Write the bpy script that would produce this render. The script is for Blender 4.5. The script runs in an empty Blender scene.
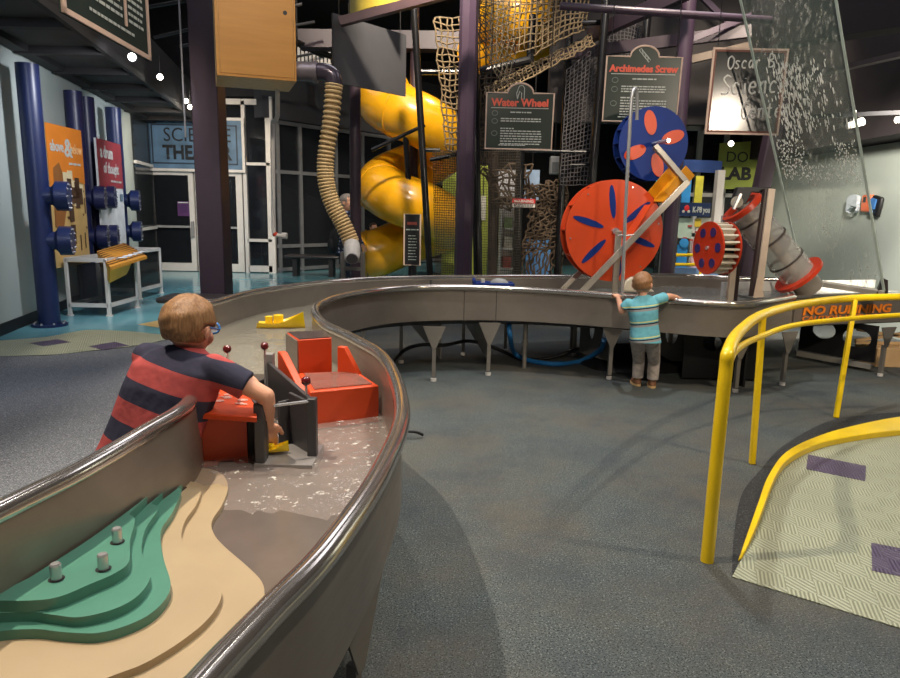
import bpy, bmesh, math, random
from mathutils import Vector as V, Matrix, Quaternion
random.seed(7)
S = bpy.context.scene
COL = S.collection
R = math.radians
F = 680.0; TH = R(10.65); HC = 1.5; PHI = R(1.2)
CT, ST = math.cos(TH), math.sin(TH)

# ---------------------------------------------------------------- measuring helpers
def ray(px, py):
    a0 = (px - 450) / F; b0 = (339 - py) / F
    a = a0 * math.cos(PHI) - b0 * math.sin(PHI); b = a0 * math.sin(PHI) + b0 * math.cos(PHI)
    return V((a, CT + b * ST, -ST + b * CT))
def W(px, py, z=0.0):            # point of the level plane z seen at a picture point
    r = ray(px, py); t = (z - HC) / r.z
    return V((r.x * t, r.y * t, z))
def D(px, py, Y):                # point at distance Y in front
    r = ray(px, py); t = Y / r.y
    return V((r.x * t, Y, HC + r.z * t))

def lin(c):
    return tuple(((x / 255) / 12.92 if x / 255 <= .04045 else ((x / 255 + .055) / 1.055) ** 2.4) for x in c)

# ---------------------------------------------------------------- materials
MATS = {}
def nodes(name):
    m = bpy.data.materials.new(name); m.use_nodes = True
    nt = m.node_tree; b = nt.nodes['Principled BSDF']
    MATS[name] = m
    return m, nt, b
def mix(nt, fac, a, b):
    n = nt.nodes.new('ShaderNodeMix'); n.data_type = 'RGBA'
    if isinstance(fac, float): n.inputs[0].default_value = fac
    else: nt.links.new(fac, n.inputs[0])
    for i, x in ((6, a), (7, b)):
        if isinstance(x, tuple): n.inputs[i].default_value = (*x[:3], 1)
        else: nt.links.new(x, n.inputs[i])
    return n.outputs[2]
def ramp(nt, src, stops, interp='LINEAR'):
    n = nt.nodes.new('ShaderNodeValToRGB'); n.color_ramp.interpolation = interp
    el = n.color_ramp.elements
    while len(el) < len(stops): el.new(.5)
    for e, (p, c) in zip(el, stops):
        e.position = p; e.color = (*c[:3], 1) if isinstance(c, tuple) else (c, c, c, 1)
    nt.links.new(src, n.inputs[0]); return n.outputs[0]
def coords(nt, kind='Object', scale=(1, 1, 1), rot=(0, 0, 0)):
    t = nt.nodes.new('ShaderNodeTexCoord'); mp = nt.nodes.new('ShaderNodeMapping')
    mp.inputs['Scale'].default_value = scale; mp.inputs['Rotation'].default_value = rot
    nt.links.new(t.outputs[kind], mp.inputs[0]); return mp.outputs[0]
def noise(nt, co, scale, detail=3, rough=.5, out=0):
    n = nt.nodes.new('ShaderNodeTexNoise'); n.inputs['Scale'].default_value = scale
    n.inputs['Detail'].default_value = detail; n.inputs['Roughness'].default_value = rough
    nt.links.new(co, n.inputs[0]); return n.outputs[out]
def bump(nt, b, src, strength=.2, dist=.01):
    n = nt.nodes.new('ShaderNodeBump'); n.inputs['Strength'].default_value = strength
    n.inputs['Distance'].default_value = dist
    nt.links.new(src, n.inputs['Height']); nt.links.new(n.outputs[0], b.inputs['Normal'])

def mat(name, col, rough=.5, metal=0., var=.12, nscale=6., bmp=0., bscale=60., stretch=(1, 1, 1), spec=.5, coat=0.):
    if name in MATS: return MATS[name]
    m, nt, b = nodes(name)
    c = lin(col); co = coords(nt, 'Object', stretch)
    f = noise(nt, co, nscale, 4)
    f = ramp(nt, f, [(.3, 0.), (.7, 1.)])
    lo = tuple(x * (1 - var) for x in c); hi = tuple(min(1, x * (1 + var)) for x in c)
    nt.links.new(mix(nt, f, lo, hi), b.inputs['Base Color'])
    b.inputs['Roughness'].default_value = rough; b.inputs['Metallic'].default_value = metal
    b.inputs['Specular IOR Level'].default_value = spec
    if coat: b.inputs['Coat Weight'].default_value = coat; b.inputs['Coat Roughness'].default_value = .12
    if bmp: bump(nt, b, noise(nt, co, bscale, 3), bmp, .005)
    return m
def glow(name, col, strength):
    m, nt, b = nodes(name)
    b.inputs['Base Color'].default_value = (*lin(col), 1)
    b.inputs['Emission Color'].default_value = (*lin(col), 1); b.inputs['Emission Strength'].default_value = strength
    return m
def glassy(name, col, alpha, rough=.05, bumpscale=0, bstr=.3, spec=.6):
    m, nt, b = nodes(name)
    b.inputs['Base Color'].default_value = (*lin(col), 1); b.inputs['Alpha'].default_value = alpha
    b.inputs['Roughness'].default_value = rough; b.inputs['Specular IOR Level'].default_value = spec
    if bumpscale: bump(nt, b, noise(nt, coords(nt), bumpscale, 3), bstr, .02)
    return m

def m_rubber(name, base, sp1, sp2, patch=None):
    m, nt, b = nodes(name); co = coords(nt)
    n1 = noise(nt, co, 150, 2, .6); n2 = noise(nt, co, 120, 2, .7); n3 = noise(nt, co, .9, 5, .65); n4 = noise(nt, co, 2.1, 5, .7)
    c = mix(nt, ramp(nt, n1, [(.53, 0.), (.60, 1.)]), lin(base), lin(sp1))
    c = mix(nt, ramp(nt, n2, [(.58, 0.), (.64, 1.)]), c, lin(sp2))
    if patch: c = mix(nt, ramp(nt, n3, [(.42, 0.), (.72, .75)]), c, lin(patch))
    if patch: c = mix(nt, ramp(nt, n4, [(.45, 0.), (.75, .6)]), c, lin((50, 56, 64)))
    nt.links.new(c, b.inputs['Base Color']); b.inputs['Roughness'].default_value = .75
    b.inputs['Specular IOR Level'].default_value = .25
    bump(nt, b, n1, .35, .004); return m
def m_plate(name, base, line, rot=0.):
    m, nt, b = nodes(name); co = coords(nt, 'Object', (9, 9, 9), (0, 0, rot))
    w = nt.nodes.new('ShaderNodeTexChecker'); w.inputs['Scale'].default_value = 1.0
    nt.links.new(co, w.inputs[0])
    w2 = nt.nodes.new('ShaderNodeTexWave'); w2.inputs['Scale'].default_value = 2.2; w2.bands_direction = 'DIAGONAL'
    nt.links.new(co, w2.inputs[0])
    w3 = nt.nodes.new('ShaderNodeTexWave'); w3.inputs['Scale'].default_value = 2.2; w3.bands_direction = 'X'
    nt.links.new(co, w3.inputs[0])
    h = mix(nt, w.outputs[1], w2.outputs[0], w3.outputs[0])
    c = mix(nt, ramp(nt, h, [(.25, .0), (.75, 1.)]), lin(line), lin(base))
    c = mix(nt, ramp(nt, noise(nt, co, .25, 4), [(.4, 0.), (.8, .5)]), c, lin(line))
    nt.links.new(c, b.inputs['Base Color']); b.inputs['Roughness'].default_value = .42
    bump(nt, b, h, .5, .006); return m
def m_steel(name, col, rough=.3, streak=(1, 1, 14), metal=.55):
    m, nt, b = nodes(name); co = coords(nt, 'Object', streak)
    n = noise(nt, co, 3.5, 5, .6); n2 = noise(nt, coords(nt), 2.2, 5, .65)
    c = lin(col)
    cc = mix(nt, ramp(nt, n2, [(.35, 0.), (.7, 1.)]), tuple(x * .84 for x in c), tuple(x * 1.08 for x in c))
    nt.links.new(cc, b.inputs['Base Color']); b.inputs['Metallic'].default_value = metal
    nt.links.new(ramp(nt, n, [(.3, rough * .9), (.7, min(1, rough * 1.2))]), b.inputs['Roughness'])
    return m
def m_water(name, col, alpha, scale=7., strength=.5, rough=.04, foam=0.):
    m, nt, b = nodes(name); co = coords(nt)
    n = noise(nt, co, scale, 4, .55)
    b.inputs['Roughness'].default_value = rough; b.inputs['Alpha'].default_value = alpha
    b.inputs['Specular IOR Level'].default_value = .9
    if foam:
        f = ramp(nt, noise(nt, co, scale * 3.2, 5, .7), [(.58 - foam * .1, 0.), (.66, 1.)])
        nt.links.new(mix(nt, f, lin(col), lin((235, 235, 228))), b.inputs['Base Color'])
        a = nt.nodes.new('ShaderNodeMapRange'); a.inputs[3].default_value = alpha; a.inputs[4].default_value = .85
        nt.links.new(f, a.inputs[0]); nt.links.new(a.outputs[0], b.inputs['Alpha'])
    else: b.inputs['Base Color'].default_value = (*lin(col), 1)
    bump(nt, b, n, strength, .03); return m
def m_wood(name, c1, c2, sc=(1, 12, 1), rough=.5):
    m, nt, b = nodes(name); co = coords(nt, 'Object', sc)
    n = noise(nt, co, 2.5, 5, .6)
    nt.links.new(mix(nt, ramp(nt, n, [(.3, 0.), (.7, 1.)]), lin(c1), lin(c2)), b.inputs['Base Color'])
    b.inputs['Roughness'].default_value = rough; return m

def m_bands(name, axis, org, stops, rough=.85, period=None):
    """cloth striped across a direction given in the cloth's own coordinates: stops = [(pos_m, rgb)...]"""
    m, nt, b = nodes(name)
    t = nt.nodes.new('ShaderNodeTexCoord')
    d = nt.nodes.new('ShaderNodeVectorMath'); d.operation = 'SUBTRACT'; d.inputs[1].default_value = org
    nt.links.new(t.outputs['Object'], d.inputs[0])
    e = nt.nodes.new('ShaderNodeVectorMath'); e.operation = 'DOT_PRODUCT'; e.inputs[1].default_value = axis.normalized()
    nt.links.new(d.outputs[0], e.inputs[0])
    src = e.outputs['Value']
    q = nt.nodes.new('ShaderNodeMath'); q.operation = 'DIVIDE'; q.inputs[1].default_value = period; nt.links.new(src, q.inputs[0])
    w = nt.nodes.new('ShaderNodeMath'); w.operation = 'FRACT'; nt.links.new(q.outputs[0], w.inputs[0])
    c = ramp(nt, w.outputs[0], [(p / period, lin(k)) for p, k in stops], 'CONSTANT')
    n = noise(nt, coords(nt), 25, 3)
    c = mix(nt, ramp(nt, n, [(.3, 0.), (.8, .25)]), c, (0.02, .02, .03))
    nt.links.new(c, b.inputs['Base Color']); b.inputs['Roughness'].default_value = rough
    b.inputs['Specular IOR Level'].default_value = .2
    bump(nt, b, noise(nt, coords(nt), 16, 2), .35, .015); return m

def m_plaid(name, c1, c2, c3):
    m, nt, b = nodes(name)
    ws = []
    for ax in ('X', 'Z'):
        w = nt.nodes.new('ShaderNodeTexWave'); w.bands_direction = ax; w.inputs['Scale'].default_value = 5
        nt.links.new(coords(nt), w.inputs[0]); ws.append(ramp(nt, w.outputs[0], [(.55, 0.), (.6, 1.)]))
    c = mix(nt, ws[0], lin(c1), lin(c2)); c = mix(nt, ws[1], c, lin(c3))
    nt.links.new(c, b.inputs['Base Color']); b.inputs['Roughness'].default_value = .9; return m

def m_hair(name, c1, c2):
    m, nt, b = nodes(name); co = coords(nt, 'Object', (60, 60, 7))
    n = noise(nt, co, 2.2, 4, .6)
    nt.links.new(mix(nt, ramp(nt, n, [(.3, 0.), (.7, 1.)]), lin(c1), lin(c2)), b.inputs['Base Color'])
    b.inputs['Roughness'].default_value = .5; bump(nt, b, n, .5, .006); return m

# ---------------------------------------------------------------- mesh builder
def perp(d):
    d = d.normalized(); a = V((0, 0, 1)) if abs(d.z) < .9 else V((1, 0, 0))
    u = d.cross(a).normalized(); return u, d.cross(u).normalized()
ORG = {}
class MB:
    def __init__(s): s.v = []; s.f = []
    def add(s, vs, fs):
        o = len(s.v); s.v += [V(x) for x in vs]; s.f += [tuple(i + o for i in f) for f in fs]; return s
    def hexa(s, b, t):               # 4 bottom + 4 top points
        return s.add(list(b) + list(t), [(3, 2, 1, 0), (4, 5, 6, 7), (0, 1, 5, 4), (1, 2, 6, 5), (2, 3, 7, 6), (3, 0, 4, 7)])
    def box(s, c, size, ux=V((1, 0, 0)), uy=V((0, 1, 0))):
        c = V(c); ux = V(ux).normalized(); uy = V(uy).normalized(); uz = ux.cross(uy)
        a, b, d = ux * size[0] / 2, uy * size[1] / 2, uz * size[2] / 2
        return s.hexa([c - a - b - d, c + a - b - d, c + a + b - d, c - a + b - d], [c - a - b + d, c + a - b + d, c + a + b + d, c - a + b + d])
    def bx(s, x0, x1, y0, y1, z0, z1):
        return s.box(((x0 + x1) / 2, (y0 + y1) / 2, (z0 + z1) / 2), (abs(x1 - x0), abs(y1 - y0), abs(z1 - z0)))
    def bar(s, p, q, w, h, side=None):
        p, q = V(p), V(q); d = q - p
        if side is None: u, n = perp(d)
        else: u = V(side) - d.normalized() * V(side).dot(d.normalized()); u.normalize(); n = d.normalized().cross(u)
        a, b = u * w / 2, n * h / 2
        return s.hexa([p - a - b, p + a - b, p + a + b, p - a + b], [q - a - b, q + a - b, q + a + b, q - a + b])
    def cyl(s, p, q, r0, r1=None, n=16, cap=True):
        r1 = r0 if r1 is None else r1; p, q = V(p), V(q); u, w = perp(q - p)
        vs = []
        for c, r in ((p, r0), (q, r1)):
            vs += [c + u * r * math.cos(2 * math.pi * i / n) + w * r * math.sin(2 * math.pi * i / n) for i in range(n)]
        fs = [(i, (i + 1) % n, n + (i + 1) % n, n + i) for i in range(n)]
        if cap: fs += [tuple(range(n - 1, -1, -1)), tuple(range(n, 2 * n))]
        return s.add(vs, fs)
    def tube(s, pts, r, n=8, closed=False, cap=True):
        pts = [V(p) for p in pts]; m = len(pts); vs = []; u = None
        for i, p in enumerate(pts):
            a = pts[(i - 1) % m] if closed or i > 0 else p; b = pts[(i + 1) % m] if closed or i < m - 1 else p
            d = (b - a).normalized()
            if u is None: u, w = perp(d)
            else:
                u = (u - d * u.dot(d)); u.normalize(); w = d.cross(u)
            rr = r[i] if isinstance(r, (list, tuple)) else r
            vs += [p + u * rr * math.cos(2 * math.pi * k / n) + w * rr * math.sin(2 * math.pi * k / n) for k in range(n)]
        fs = []
        for i in range(m if closed else m - 1):
            j = (i + 1) % m
            fs += [(i * n + k, i * n + (k + 1) % n, j * n + (k + 1) % n, j * n + k) for k in range(n)]
        if cap and not closed: fs += [tuple(range(n - 1, -1, -1)), tuple(range((m - 1) * n, m * n))]
        return s.add(vs, fs)
    def loft(s, rings, closed_ring=True, cap=True):
        n = len(rings[0]); vs = [p for r in rings for p in r]; fs = []
        for i in range(len(rings) - 1):
            for k in range(n if closed_ring else n - 1):
                fs.append((i * n + k, i * n + (k + 1) % n, (i + 1) * n + (k + 1) % n, (i + 1) * n + k))
        if cap and closed_ring: fs += [tuple(range(n - 1, -1, -1)), tuple(range((len(rings) - 1) * n, len(rings) * n))]
        return s.add(vs, fs)
    def sph(s, c, r, nu=14, nv=9, ax=None):
        c = V(c); rx, ry, rz = (r, r, r) if isinstance(r, (int, float)) else r
        ex, ey, ez = ax or (V((1, 0, 0)), V((0, 1, 0)), V((0, 0, 1)))
        vs = [c + ez * rz]; fs = []
        for j in range(1, nv):
            t = math.pi * j / nv
            vs += [c + ex * rx * math.sin(t) * math.cos(2 * math.pi * i / nu) + ey * ry * math.sin(t) * math.sin(2 * math.pi * i / nu) + ez * rz * math.cos(t) for i in range(nu)]
        vs.append(c - ez * rz)
        for i in range(nu):
            fs.append((0, 1 + i, 1 + (i + 1) % nu))
            for j in range(nv - 2):
                a = 1 + j * nu
                fs.append((a + i, a + nu + i, a + nu + (i + 1) % nu, a + (i + 1) % nu))
            a = 1 + (nv - 2) * nu; fs.append((len(vs) - 1, a + (i + 1) % nu, a + i))
        return s.add(vs, fs)
    def prism(s, poly, off):
        n = len(poly); off = V(off)
        return s.add([V(p) for p in poly] + [V(p) + off for p in poly], [tuple(range(n - 1, -1, -1)), tuple(range(n, 2 * n))] + [(i, (i + 1) % n, n + (i + 1) % n, n + i) for i in range(n)])
    def build(s, name, m, parent=None, bevel=0., sharp=35, origin=None, seg=2):
        me = bpy.data.meshes.new(name)
        if parent is not None: o0 = ORG[parent.name_full]
        elif origin is not None: o0 = V(origin)
        else:
            lo = V([min(v[i] for v in s.v) for i in range(3)]); hi = V([max(v[i] for v in s.v) for i in range(3)])
            o0 = V(((lo.x + hi.x) / 2, (lo.y + hi.y) / 2, lo.z))
        me.from_pydata([tuple(v - o0) for v in s.v], [], s.f)
        bm = bmesh.new(); bm.from_mesh(me); bmesh.ops.recalc_face_normals(bm, faces=bm.faces); bm.to_mesh(me); bm.free()
        return finish(me, name, m, parent, o0, bevel, sharp, seg)
def finish(me, name, m, parent, o0, bevel=0., sharp=35, seg=2):
    if m is not None: me.materials.append(m)
    me.shade_smooth(); me.set_sharp_from_angle(angle=R(sharp))
    o = bpy.data.objects.new(name, me); COL.objects.link(o)
    if parent is not None: o.parent = parent
    else: o.location = o0
    ORG[o.name_full] = o0.copy()
    if bevel:
        bv = o.modifiers.new('bevel', 'BEVEL'); bv.width = bevel; bv.segments = seg; bv.limit_method = 'ANGLE'; bv.angle_limit = R(40)
    return o
def tag(o, label, cat, group=None, kind=None):
    o['label'] = label; o['category'] = cat
    if group: o['group'] = group
    if kind: o['kind'] = kind
    return o
def thing(name, loc, label, cat, group=None):
    o = bpy.data.objects.new(name, None); COL.objects.link(o); o.location = V(loc); o.empty_display_size = .1
    ORG[o.name_full] = V(loc); return tag(o, label, cat, group)
def struct(o, label=None):
    o['kind'] = 'structure'
    if label: o['label'] = label; 
    return o
def eval_mesh(ob):
    dg = bpy.context.evaluated_depsgraph_get(); me = bpy.data.meshes.new_from_object(ob.evaluated_get(dg)); return me

# flat outlines (holes allowed) given in a plane o, ux, uy and thickened along ux x uy
def plate(name, m, parent, o, ux, uy, outer, thick, holes=(), bevel=0., origin=None):
    cu = bpy.data.curves.new('tmp', 'CURVE'); cu.dimensions = '2D'; cu.fill_mode = 'BOTH'; cu.extrude = thick / 2
    for poly in [outer] + list(holes):
        sp = cu.splines.new('POLY'); sp.points.add(len(poly) - 1); sp.use_cyclic_u = True
        for p, q in zip(sp.points, poly): p.co = (q[0], q[1], 0, 1)
    ob = bpy.data.objects.new('tmp', cu); COL.objects.link(ob); me = eval_mesh(ob)
    bpy.data.objects.remove(ob); bpy.data.curves.remove(cu)
    return seat(me, name, m, parent, o, ux, uy, thick / 2, bevel, origin)
def seat(me, name, m, parent, o, ux, uy, lift=0., bevel=0., origin=None):
    ux = V(ux).normalized(); uy = V(uy).normalized(); uz = ux.cross(uy)
    M = Matrix((ux, uy, uz)).transposed().to_4x4(); M.translation = V(o) + uz * lift
    me.transform(M)
    if parent is not None: o0 = ORG[parent.name_full]
    elif origin is not None: o0 = V(origin)
    else:
        xs = [v.co for v in me.vertices]
        lo = V([min(v[i] for v in xs) for i in range(3)]); hi = V([max(v[i] for v in xs) for i in range(3)])
        o0 = V(((lo.x + hi.x) / 2, (lo.y + hi.y) / 2, lo.z))
    me.transform(Matrix.Translation(-o0)); me.name = name; me.materials.clear()
    return finish(me, name, m, parent, o0, bevel)
def text(body, size, name, m, parent, o, ux, uy, align='LEFT', bold=0., width=None, ext=.002, shear=0.):
    cu = bpy.data.curves.new('tmp', 'FONT'); cu.body = body; cu.size = size; cu.align_x = align; cu.extrude = ext; cu.offset = bold; cu.shear = shear
    cu.resolution_u = 3
    ob = bpy.data.objects.new('tmp', cu); COL.objects.link(ob); me = eval_mesh(ob)
    bpy.data.objects.remove(ob); bpy.data.curves.remove(cu)
    if width:
        xs = [v.co.x for v in me.vertices]; k = width / (max(xs) - min(xs)); x0 = min(xs)
        for v in me.vertices: v.co.x = (v.co.x - x0) * k if align == 'LEFT' else v.co.x * k
    return seat(me, name, m, parent, o, ux, uy, ext)
def lines(mb, o, ux, uy, x0, x1, y, h, rnd, lift=.003):
    """a row of print too small to read: word-length strokes"""
    uz = V(ux).cross(V(uy)); x = x0
    while x < x1 - h:
        w = min(rnd.uniform(1.2, 4.5) * h, x1 - x)
        mb.box(V(o) + V(ux) * (x + w / 2) + V(uy) * y + uz * lift, (w, h, .002), ux, uy); x += w + h * .7
def catmull(pts, per=8, closed=False):
    pts = [V(p) for p in pts]; n = len(pts); out = []
    for i in range(n if closed else n - 1):
        g = lambda k: pts[k % n] if closed else pts[max(0, min(n - 1, k))]
        p0, p1, p2, p3 = g(i - 1), g(i), g(i + 1), g(i + 2)
        for j in range(per):
            t = j / per
            out.append(.5 * ((2 * p1) + (p2 - p0) * t + (2 * p0 - 5 * p1 + 4 * p2 - p3) * t * t + (3 * p1 - p0 - 3 * p2 + p3) * t ** 3))
    if not closed: out.append(pts[-1])
    return out
def circ(c, r, n=24, ry=None, a0=0.):
    ry = ry or r
    return [(c[0] + r * math.cos(a0 + 2 * math.pi * i / n), c[1] + ry * math.sin(a0 + 2 * math.pi * i / n)) for i in range(n)]
def ell(c, a, b, rot, n=24):
    cr, sr = math.cos(rot), math.sin(rot)
    return [(c[0] + a * math.cos(t) * cr - b * math.sin(t) * sr, c[1] + a * math.cos(t) * sr + b * math.sin(t) * cr) for t in [2 * math.pi * i / n for i in range(n)]]
UZ = V((0, 0, 1)); UX = V((1, 0, 0)); UY = V((0, 1, 0))

# ---------------------------------------------------------------- camera and render settings
cam = bpy.data.cameras.new('camera'); co = bpy.data.objects.new('camera', cam); COL.objects.link(co)
_r, _u, _f = V((1, 0, 0)), V((0, ST, CT)), V((0, CT, -ST))
_x = _r * math.cos(PHI) + _u * math.sin(PHI); _y = _u * math.cos(PHI) - _r * math.sin(PHI)
_m = Matrix((_x, _y, -_f)).transposed().to_4x4(); _m.translation = (0, 0, HC); co.matrix_world = _m
cam.sensor_width = 36; cam.lens = 36 * F / 900; cam.clip_end = 200; cam.clip_start = .05
S.camera = co
S.view_settings.view_transform = 'Standard'; S.view_settings.look = 'None'; S.view_settings.gamma = 1; S.view_settings.exposure = 0.0
w = bpy.data.worlds.new('world'); S.world = w; w.use_nodes = True
w.node_tree.nodes['Background'].inputs[0].default_value = (.62, .66, .72, 1); w.node_tree.nodes['Background'].inputs[1].default_value = .12

# ---------------------------------------------------------------- shared materials
STEEL = m_steel('brushed_steel', (150, 140, 130), .34)
RIMM = m_steel('polished_rim_steel', (206, 198, 190), .14, (1, 1, 1), .9)
DSTEEL = m_steel('dark_steel', (92, 88, 86), .38)
PURPLE = mat('purple_paint', (54, 41, 52), .45, 0, .08)
PURPLE_L = mat('plum_paint', (64, 50, 66), .4, 0, .08)
NAVY = mat('navy_pipe_paint', (25, 38, 78), .38, 0, .12)
NAVYD = mat('dark_navy_paint', (30, 34, 72), .38, 0, .12)
BLACK = mat('black_paint', (22, 21, 23), .5, 0, .2)
CHAR = mat('charcoal_panel', (58, 58, 62), .7, 0, .05)
ORANGE = mat('orange_plastic', (206, 70, 26), .42, 0, .07, 4)
REDO = mat('red_orange_plastic', (194, 58, 30), .32, 0, .08, 4)
BLUE = mat('royal_blue_plastic', (16, 46, 116), .5, 0, .08, spec=.25)
YEL = mat('yellow_paint', (244, 206, 20), .34, 0, .08, 5, coat=.3)
YSL = mat('amber_slide_plastic', (238, 172, 22), .28, 0, .12, 3, coat=.4)
WHITE = mat('white_metal', (206, 202, 196), .45, 0, .06)
CREAM = mat('cream_plastic', (172, 152, 120), .5, 0, .05)
GREENS = [mat('teal_plastic', (82, 136, 118), .32, 0, .08)]
GPLATE = mat('gate_grey_plastic', (64, 62, 64), .42, 0, .1)
CHROME = mat('chrome', (205, 205, 205), .2, .65, .05)
SIGNG = mat('chalk_green_sign', (42, 52, 46), .3, 0, .1, 3)
PINKF = mat('pale_pink_frame', (214, 186, 168), .5, 0, .06)
PRINT = mat('pale_print', (190, 196, 190), .6, 0, .02)
REDP = mat('red_print', (224, 92, 70), .5, 0, .03)
BLUEH = mat('blue_hose_rubber', (36, 112, 176), .4)
BLACKH = mat('black_hose_rubber', (20, 20, 22), .45)
ROPE = mat('tan_rope', (116, 99, 74), .9, 0, .2, 20)
ROPED = mat('brown_rope', (74, 60, 46), .9, 0, .2, 20)
SKIN = mat('skin', (222, 164, 134), .5, 0, .06, 12, spec=.4)
DGLASS = glassy('dark_window_glass', (34, 37, 42), .6, .04)
# ================================================================= THE SETTING
RUB = m_rubber('speckled_rubber', (78, 86, 87), (16, 19, 23), (124, 130, 128), (92, 84, 72))
RUBL = m_rubber('light_rubber', (98, 102, 108), (58, 60, 66), (150, 152, 156))
RUBT = m_rubber('teal_rubber', (76, 100, 98), (42, 56, 58), (112, 130, 126), (88, 92, 86))
RUBD = m_rubber('dark_rubber_skirt', (50, 51, 52), (28, 28, 30), (78, 80, 80))
PLATE = m_plate('cream_tread_tile', (176, 180, 156), (130, 134, 114), R(20))
PLATEP = m_plate('purple_tread_tile', (96, 84, 112), (60, 52, 74), R(20))
m, nt, b = nodes('blue_vinyl'); c_ = coords(nt)
cc_ = mix(nt, ramp(nt, noise(nt, c_, .8, 3), [(.4, 0.), (.6, 1.)]), lin((96, 150, 164)), lin((112, 172, 182)))
nt.links.new(cc_, b.inputs['Base Color']); b.inputs['Roughness'].default_value = .16; BVIN = m
WALLM = mat('pale_grey_wall_paint', (168, 178, 174), .8, 0, .04, 2)
WALLR = mat('grey_green_wall_paint', (160, 168, 160), .75, 0, .04, 2)
DARKW = mat('dark_back_wall', (26, 26, 30), .85, 0, .2)
DCEIL = mat('black_ceiling', (20, 19, 22), .9, 0, .2)
SOFF = mat('dark_grey_soffit', (58, 56, 56), .7, 0, .08, 2)
SOFFR = mat('black_soffit_rib', (34, 33, 34), .7, 0, .08, 2)
HEADM = mat('slate_header', (56, 58, 64), .8, 0, .05, 2)

struct(MB().bx(-9, 9, -3, 24, -.2, 0).build('floor', RUB, origin=(0, 0, 0)))
def patch(name, pts, z, m, th=.004):
    o = plate(name, m, None, (0, 0, z), UX, UY, [(p.x, p.y) for p in pts], th, origin=(0, 0, z)); return struct(o)
# glossy blue vinyl beyond the rubber, then the cream tread strip with its two purple tiles
LW = lambda Y: -5.12 - .21 * (Y - 7.70)
fr = [W(-40, 345.5), W(37, 338.6), W(71, 333), W(91, 330.5), W(130, 333), W(165, 336), W(215, 326)]
bl = catmull([V((LW(p.y) if i == 0 else p.x, p.y, 0)) for i, p in enumerate(fr)], 4)
patch('floor_vinyl', bl + [V((-2.6, 9.6, 0)), V((.5, 10.5, 0)), V((5, 12, 0)), V((7, 20, 0)), V((-8, 20, 0))], .0005, BVIN)
lo_ = catmull([W(-60, 357.5), W(44, 355.7), W(88, 351.6), W(130, 347), W(165, 340.5), W(200, 333)], 5)
up_ = catmull([W(-60, 345), W(37, 338.6), W(71, 333), W(91, 330.5), W(130, 332), W(165, 335), W(200, 331.5)], 5)
patch('floor_tile_strip', lo_ + up_[::-1], .005, PLATE)
patch('floor_purple_tile', [W(30, 344), W(57.5, 340), W(71, 343), W(43, 347.2)], .009, PLATEP, .002)
patch('floor_purple_tile', [W(89, 347.2), W(115, 342.6), W(129, 346.3), W(103, 351)], .009, PLATEP, .002)
patch('floor_tan_inlay', [W(138, 325), W(158, 321), W(164, 325), W(158, 328)], .006, mat('tan_vinyl', (196, 168, 110), .3), .002)
patch('floor_light_rubber', [W(-80, 358), W(44, 356.2), W(88, 352), W(130, 347.5), W(200, 334)] + [V((-1.9, 5.6, 0)), V((-1.9, 4, 0)), V((-1.4, 2.6, 0)), V((-1.5, 1, 0)), V((-6, 1, 0))], .0006, RUBL, .003)
tl = [W(392, 396), W(420, 388), W(470, 378), W(530, 373), W(600, 378), W(680, 392), W(700, 420), W(690, 440), W(600, 430), W(520, 425), W(440, 440), W(400, 430)]
pk = [W(545, 455), W(600, 440), W(680, 445), W(725, 470), W(716, 540), W(640, 560), W(560, 520)]

# walls
yw0, yw1 = 1.0, 15.75
def wallbox(x0, y0, x1, y1, z0, z1, th, side=1):
    d = V((x1 - x0, y1 - y0, 0)).normalized(); n = V((-d.y, d.x, 0)) * th * side
    p = [V((x0, y0, z0)), V((x1, y1, z0)), V((x1, y1, z0)) + n, V((x0, y0, z0)) + n]
    return MB().hexa(p, [q + V((0, 0, z1 - z0)) for q in p])
struct(wallbox(LW(yw0), yw0, LW(yw1), yw1, 0, 6, .15, 1).build('wall_left', WALLM))
struct(wallbox(LW(yw0) + .002, yw0, LW(yw1) + .002, yw1, .005, .14, .012, -1).build('baseboard_left', BLACK))
struct(MB().bx(-12, 12, 23, 23.2, 0, 6.4).build('wall_back', DARKW))
struct(MB().bx(5.75, 5.9, 2.5, 13.0, 0, 2.5).build('wall_right', WALLR))
struct(MB().bx(5.75, 5.9, 13.02, 23, 0, 6.2).build('wall_right', DARKW))
struct(MB().bx(5.3, 5.9, 2.5, 13.0, 2.52, 6.2).build('wall_right', mat('brown_black_bulkhead', (36, 29, 30), .8, 0, .1)))
struct(MB().bx(-9, 9, -3, 24, 6.2, 6.4).build('ceiling', DCEIL))
# soffit along the left wall, with ribs across its underside and a fascia
sd = V((-.205, 1, 0)).normalized(); sn = V((sd.y, -sd.x, 0))
mbs = MB(); y0, y1 = 3.0, 15.7
fx = lambda Y: -3.85 - .205 * (Y - 7.1)
mbs.hexa([V((LW(y0) + .01, y0, 3.34)), V((fx(y0), y0, 3.34)), V((fx(y1), y1, 3.34)), V((LW(y1) + .01, y1, 3.34))],
         [V((LW(y0) + .01, y0, 3.44)), V((fx(y0), y0, 3.44)), V((fx(y1), y1, 3.44)), V((LW(y1) + .01, y1, 3.44))])
so = struct(mbs.build('ceiling_soffit', SOFF))
fa = MB(); fa.hexa([V((fx(y0) - .06, y0, 3.26)), V((fx(y0), y0, 3.26)), V((fx(y1), y1, 3.26)), V((fx(y1) - .06, y1, 3.26))],
                   [V((fx(y0) - .06, y0, 4.0)), V((fx(y0), y0, 4.0)), V((fx(y1), y1, 4.0)), V((fx(y1) - .06, y1, 4.0))])
fa.build('fascia', SOFFR, so)
rb = MB(); y = 3.6
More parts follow.
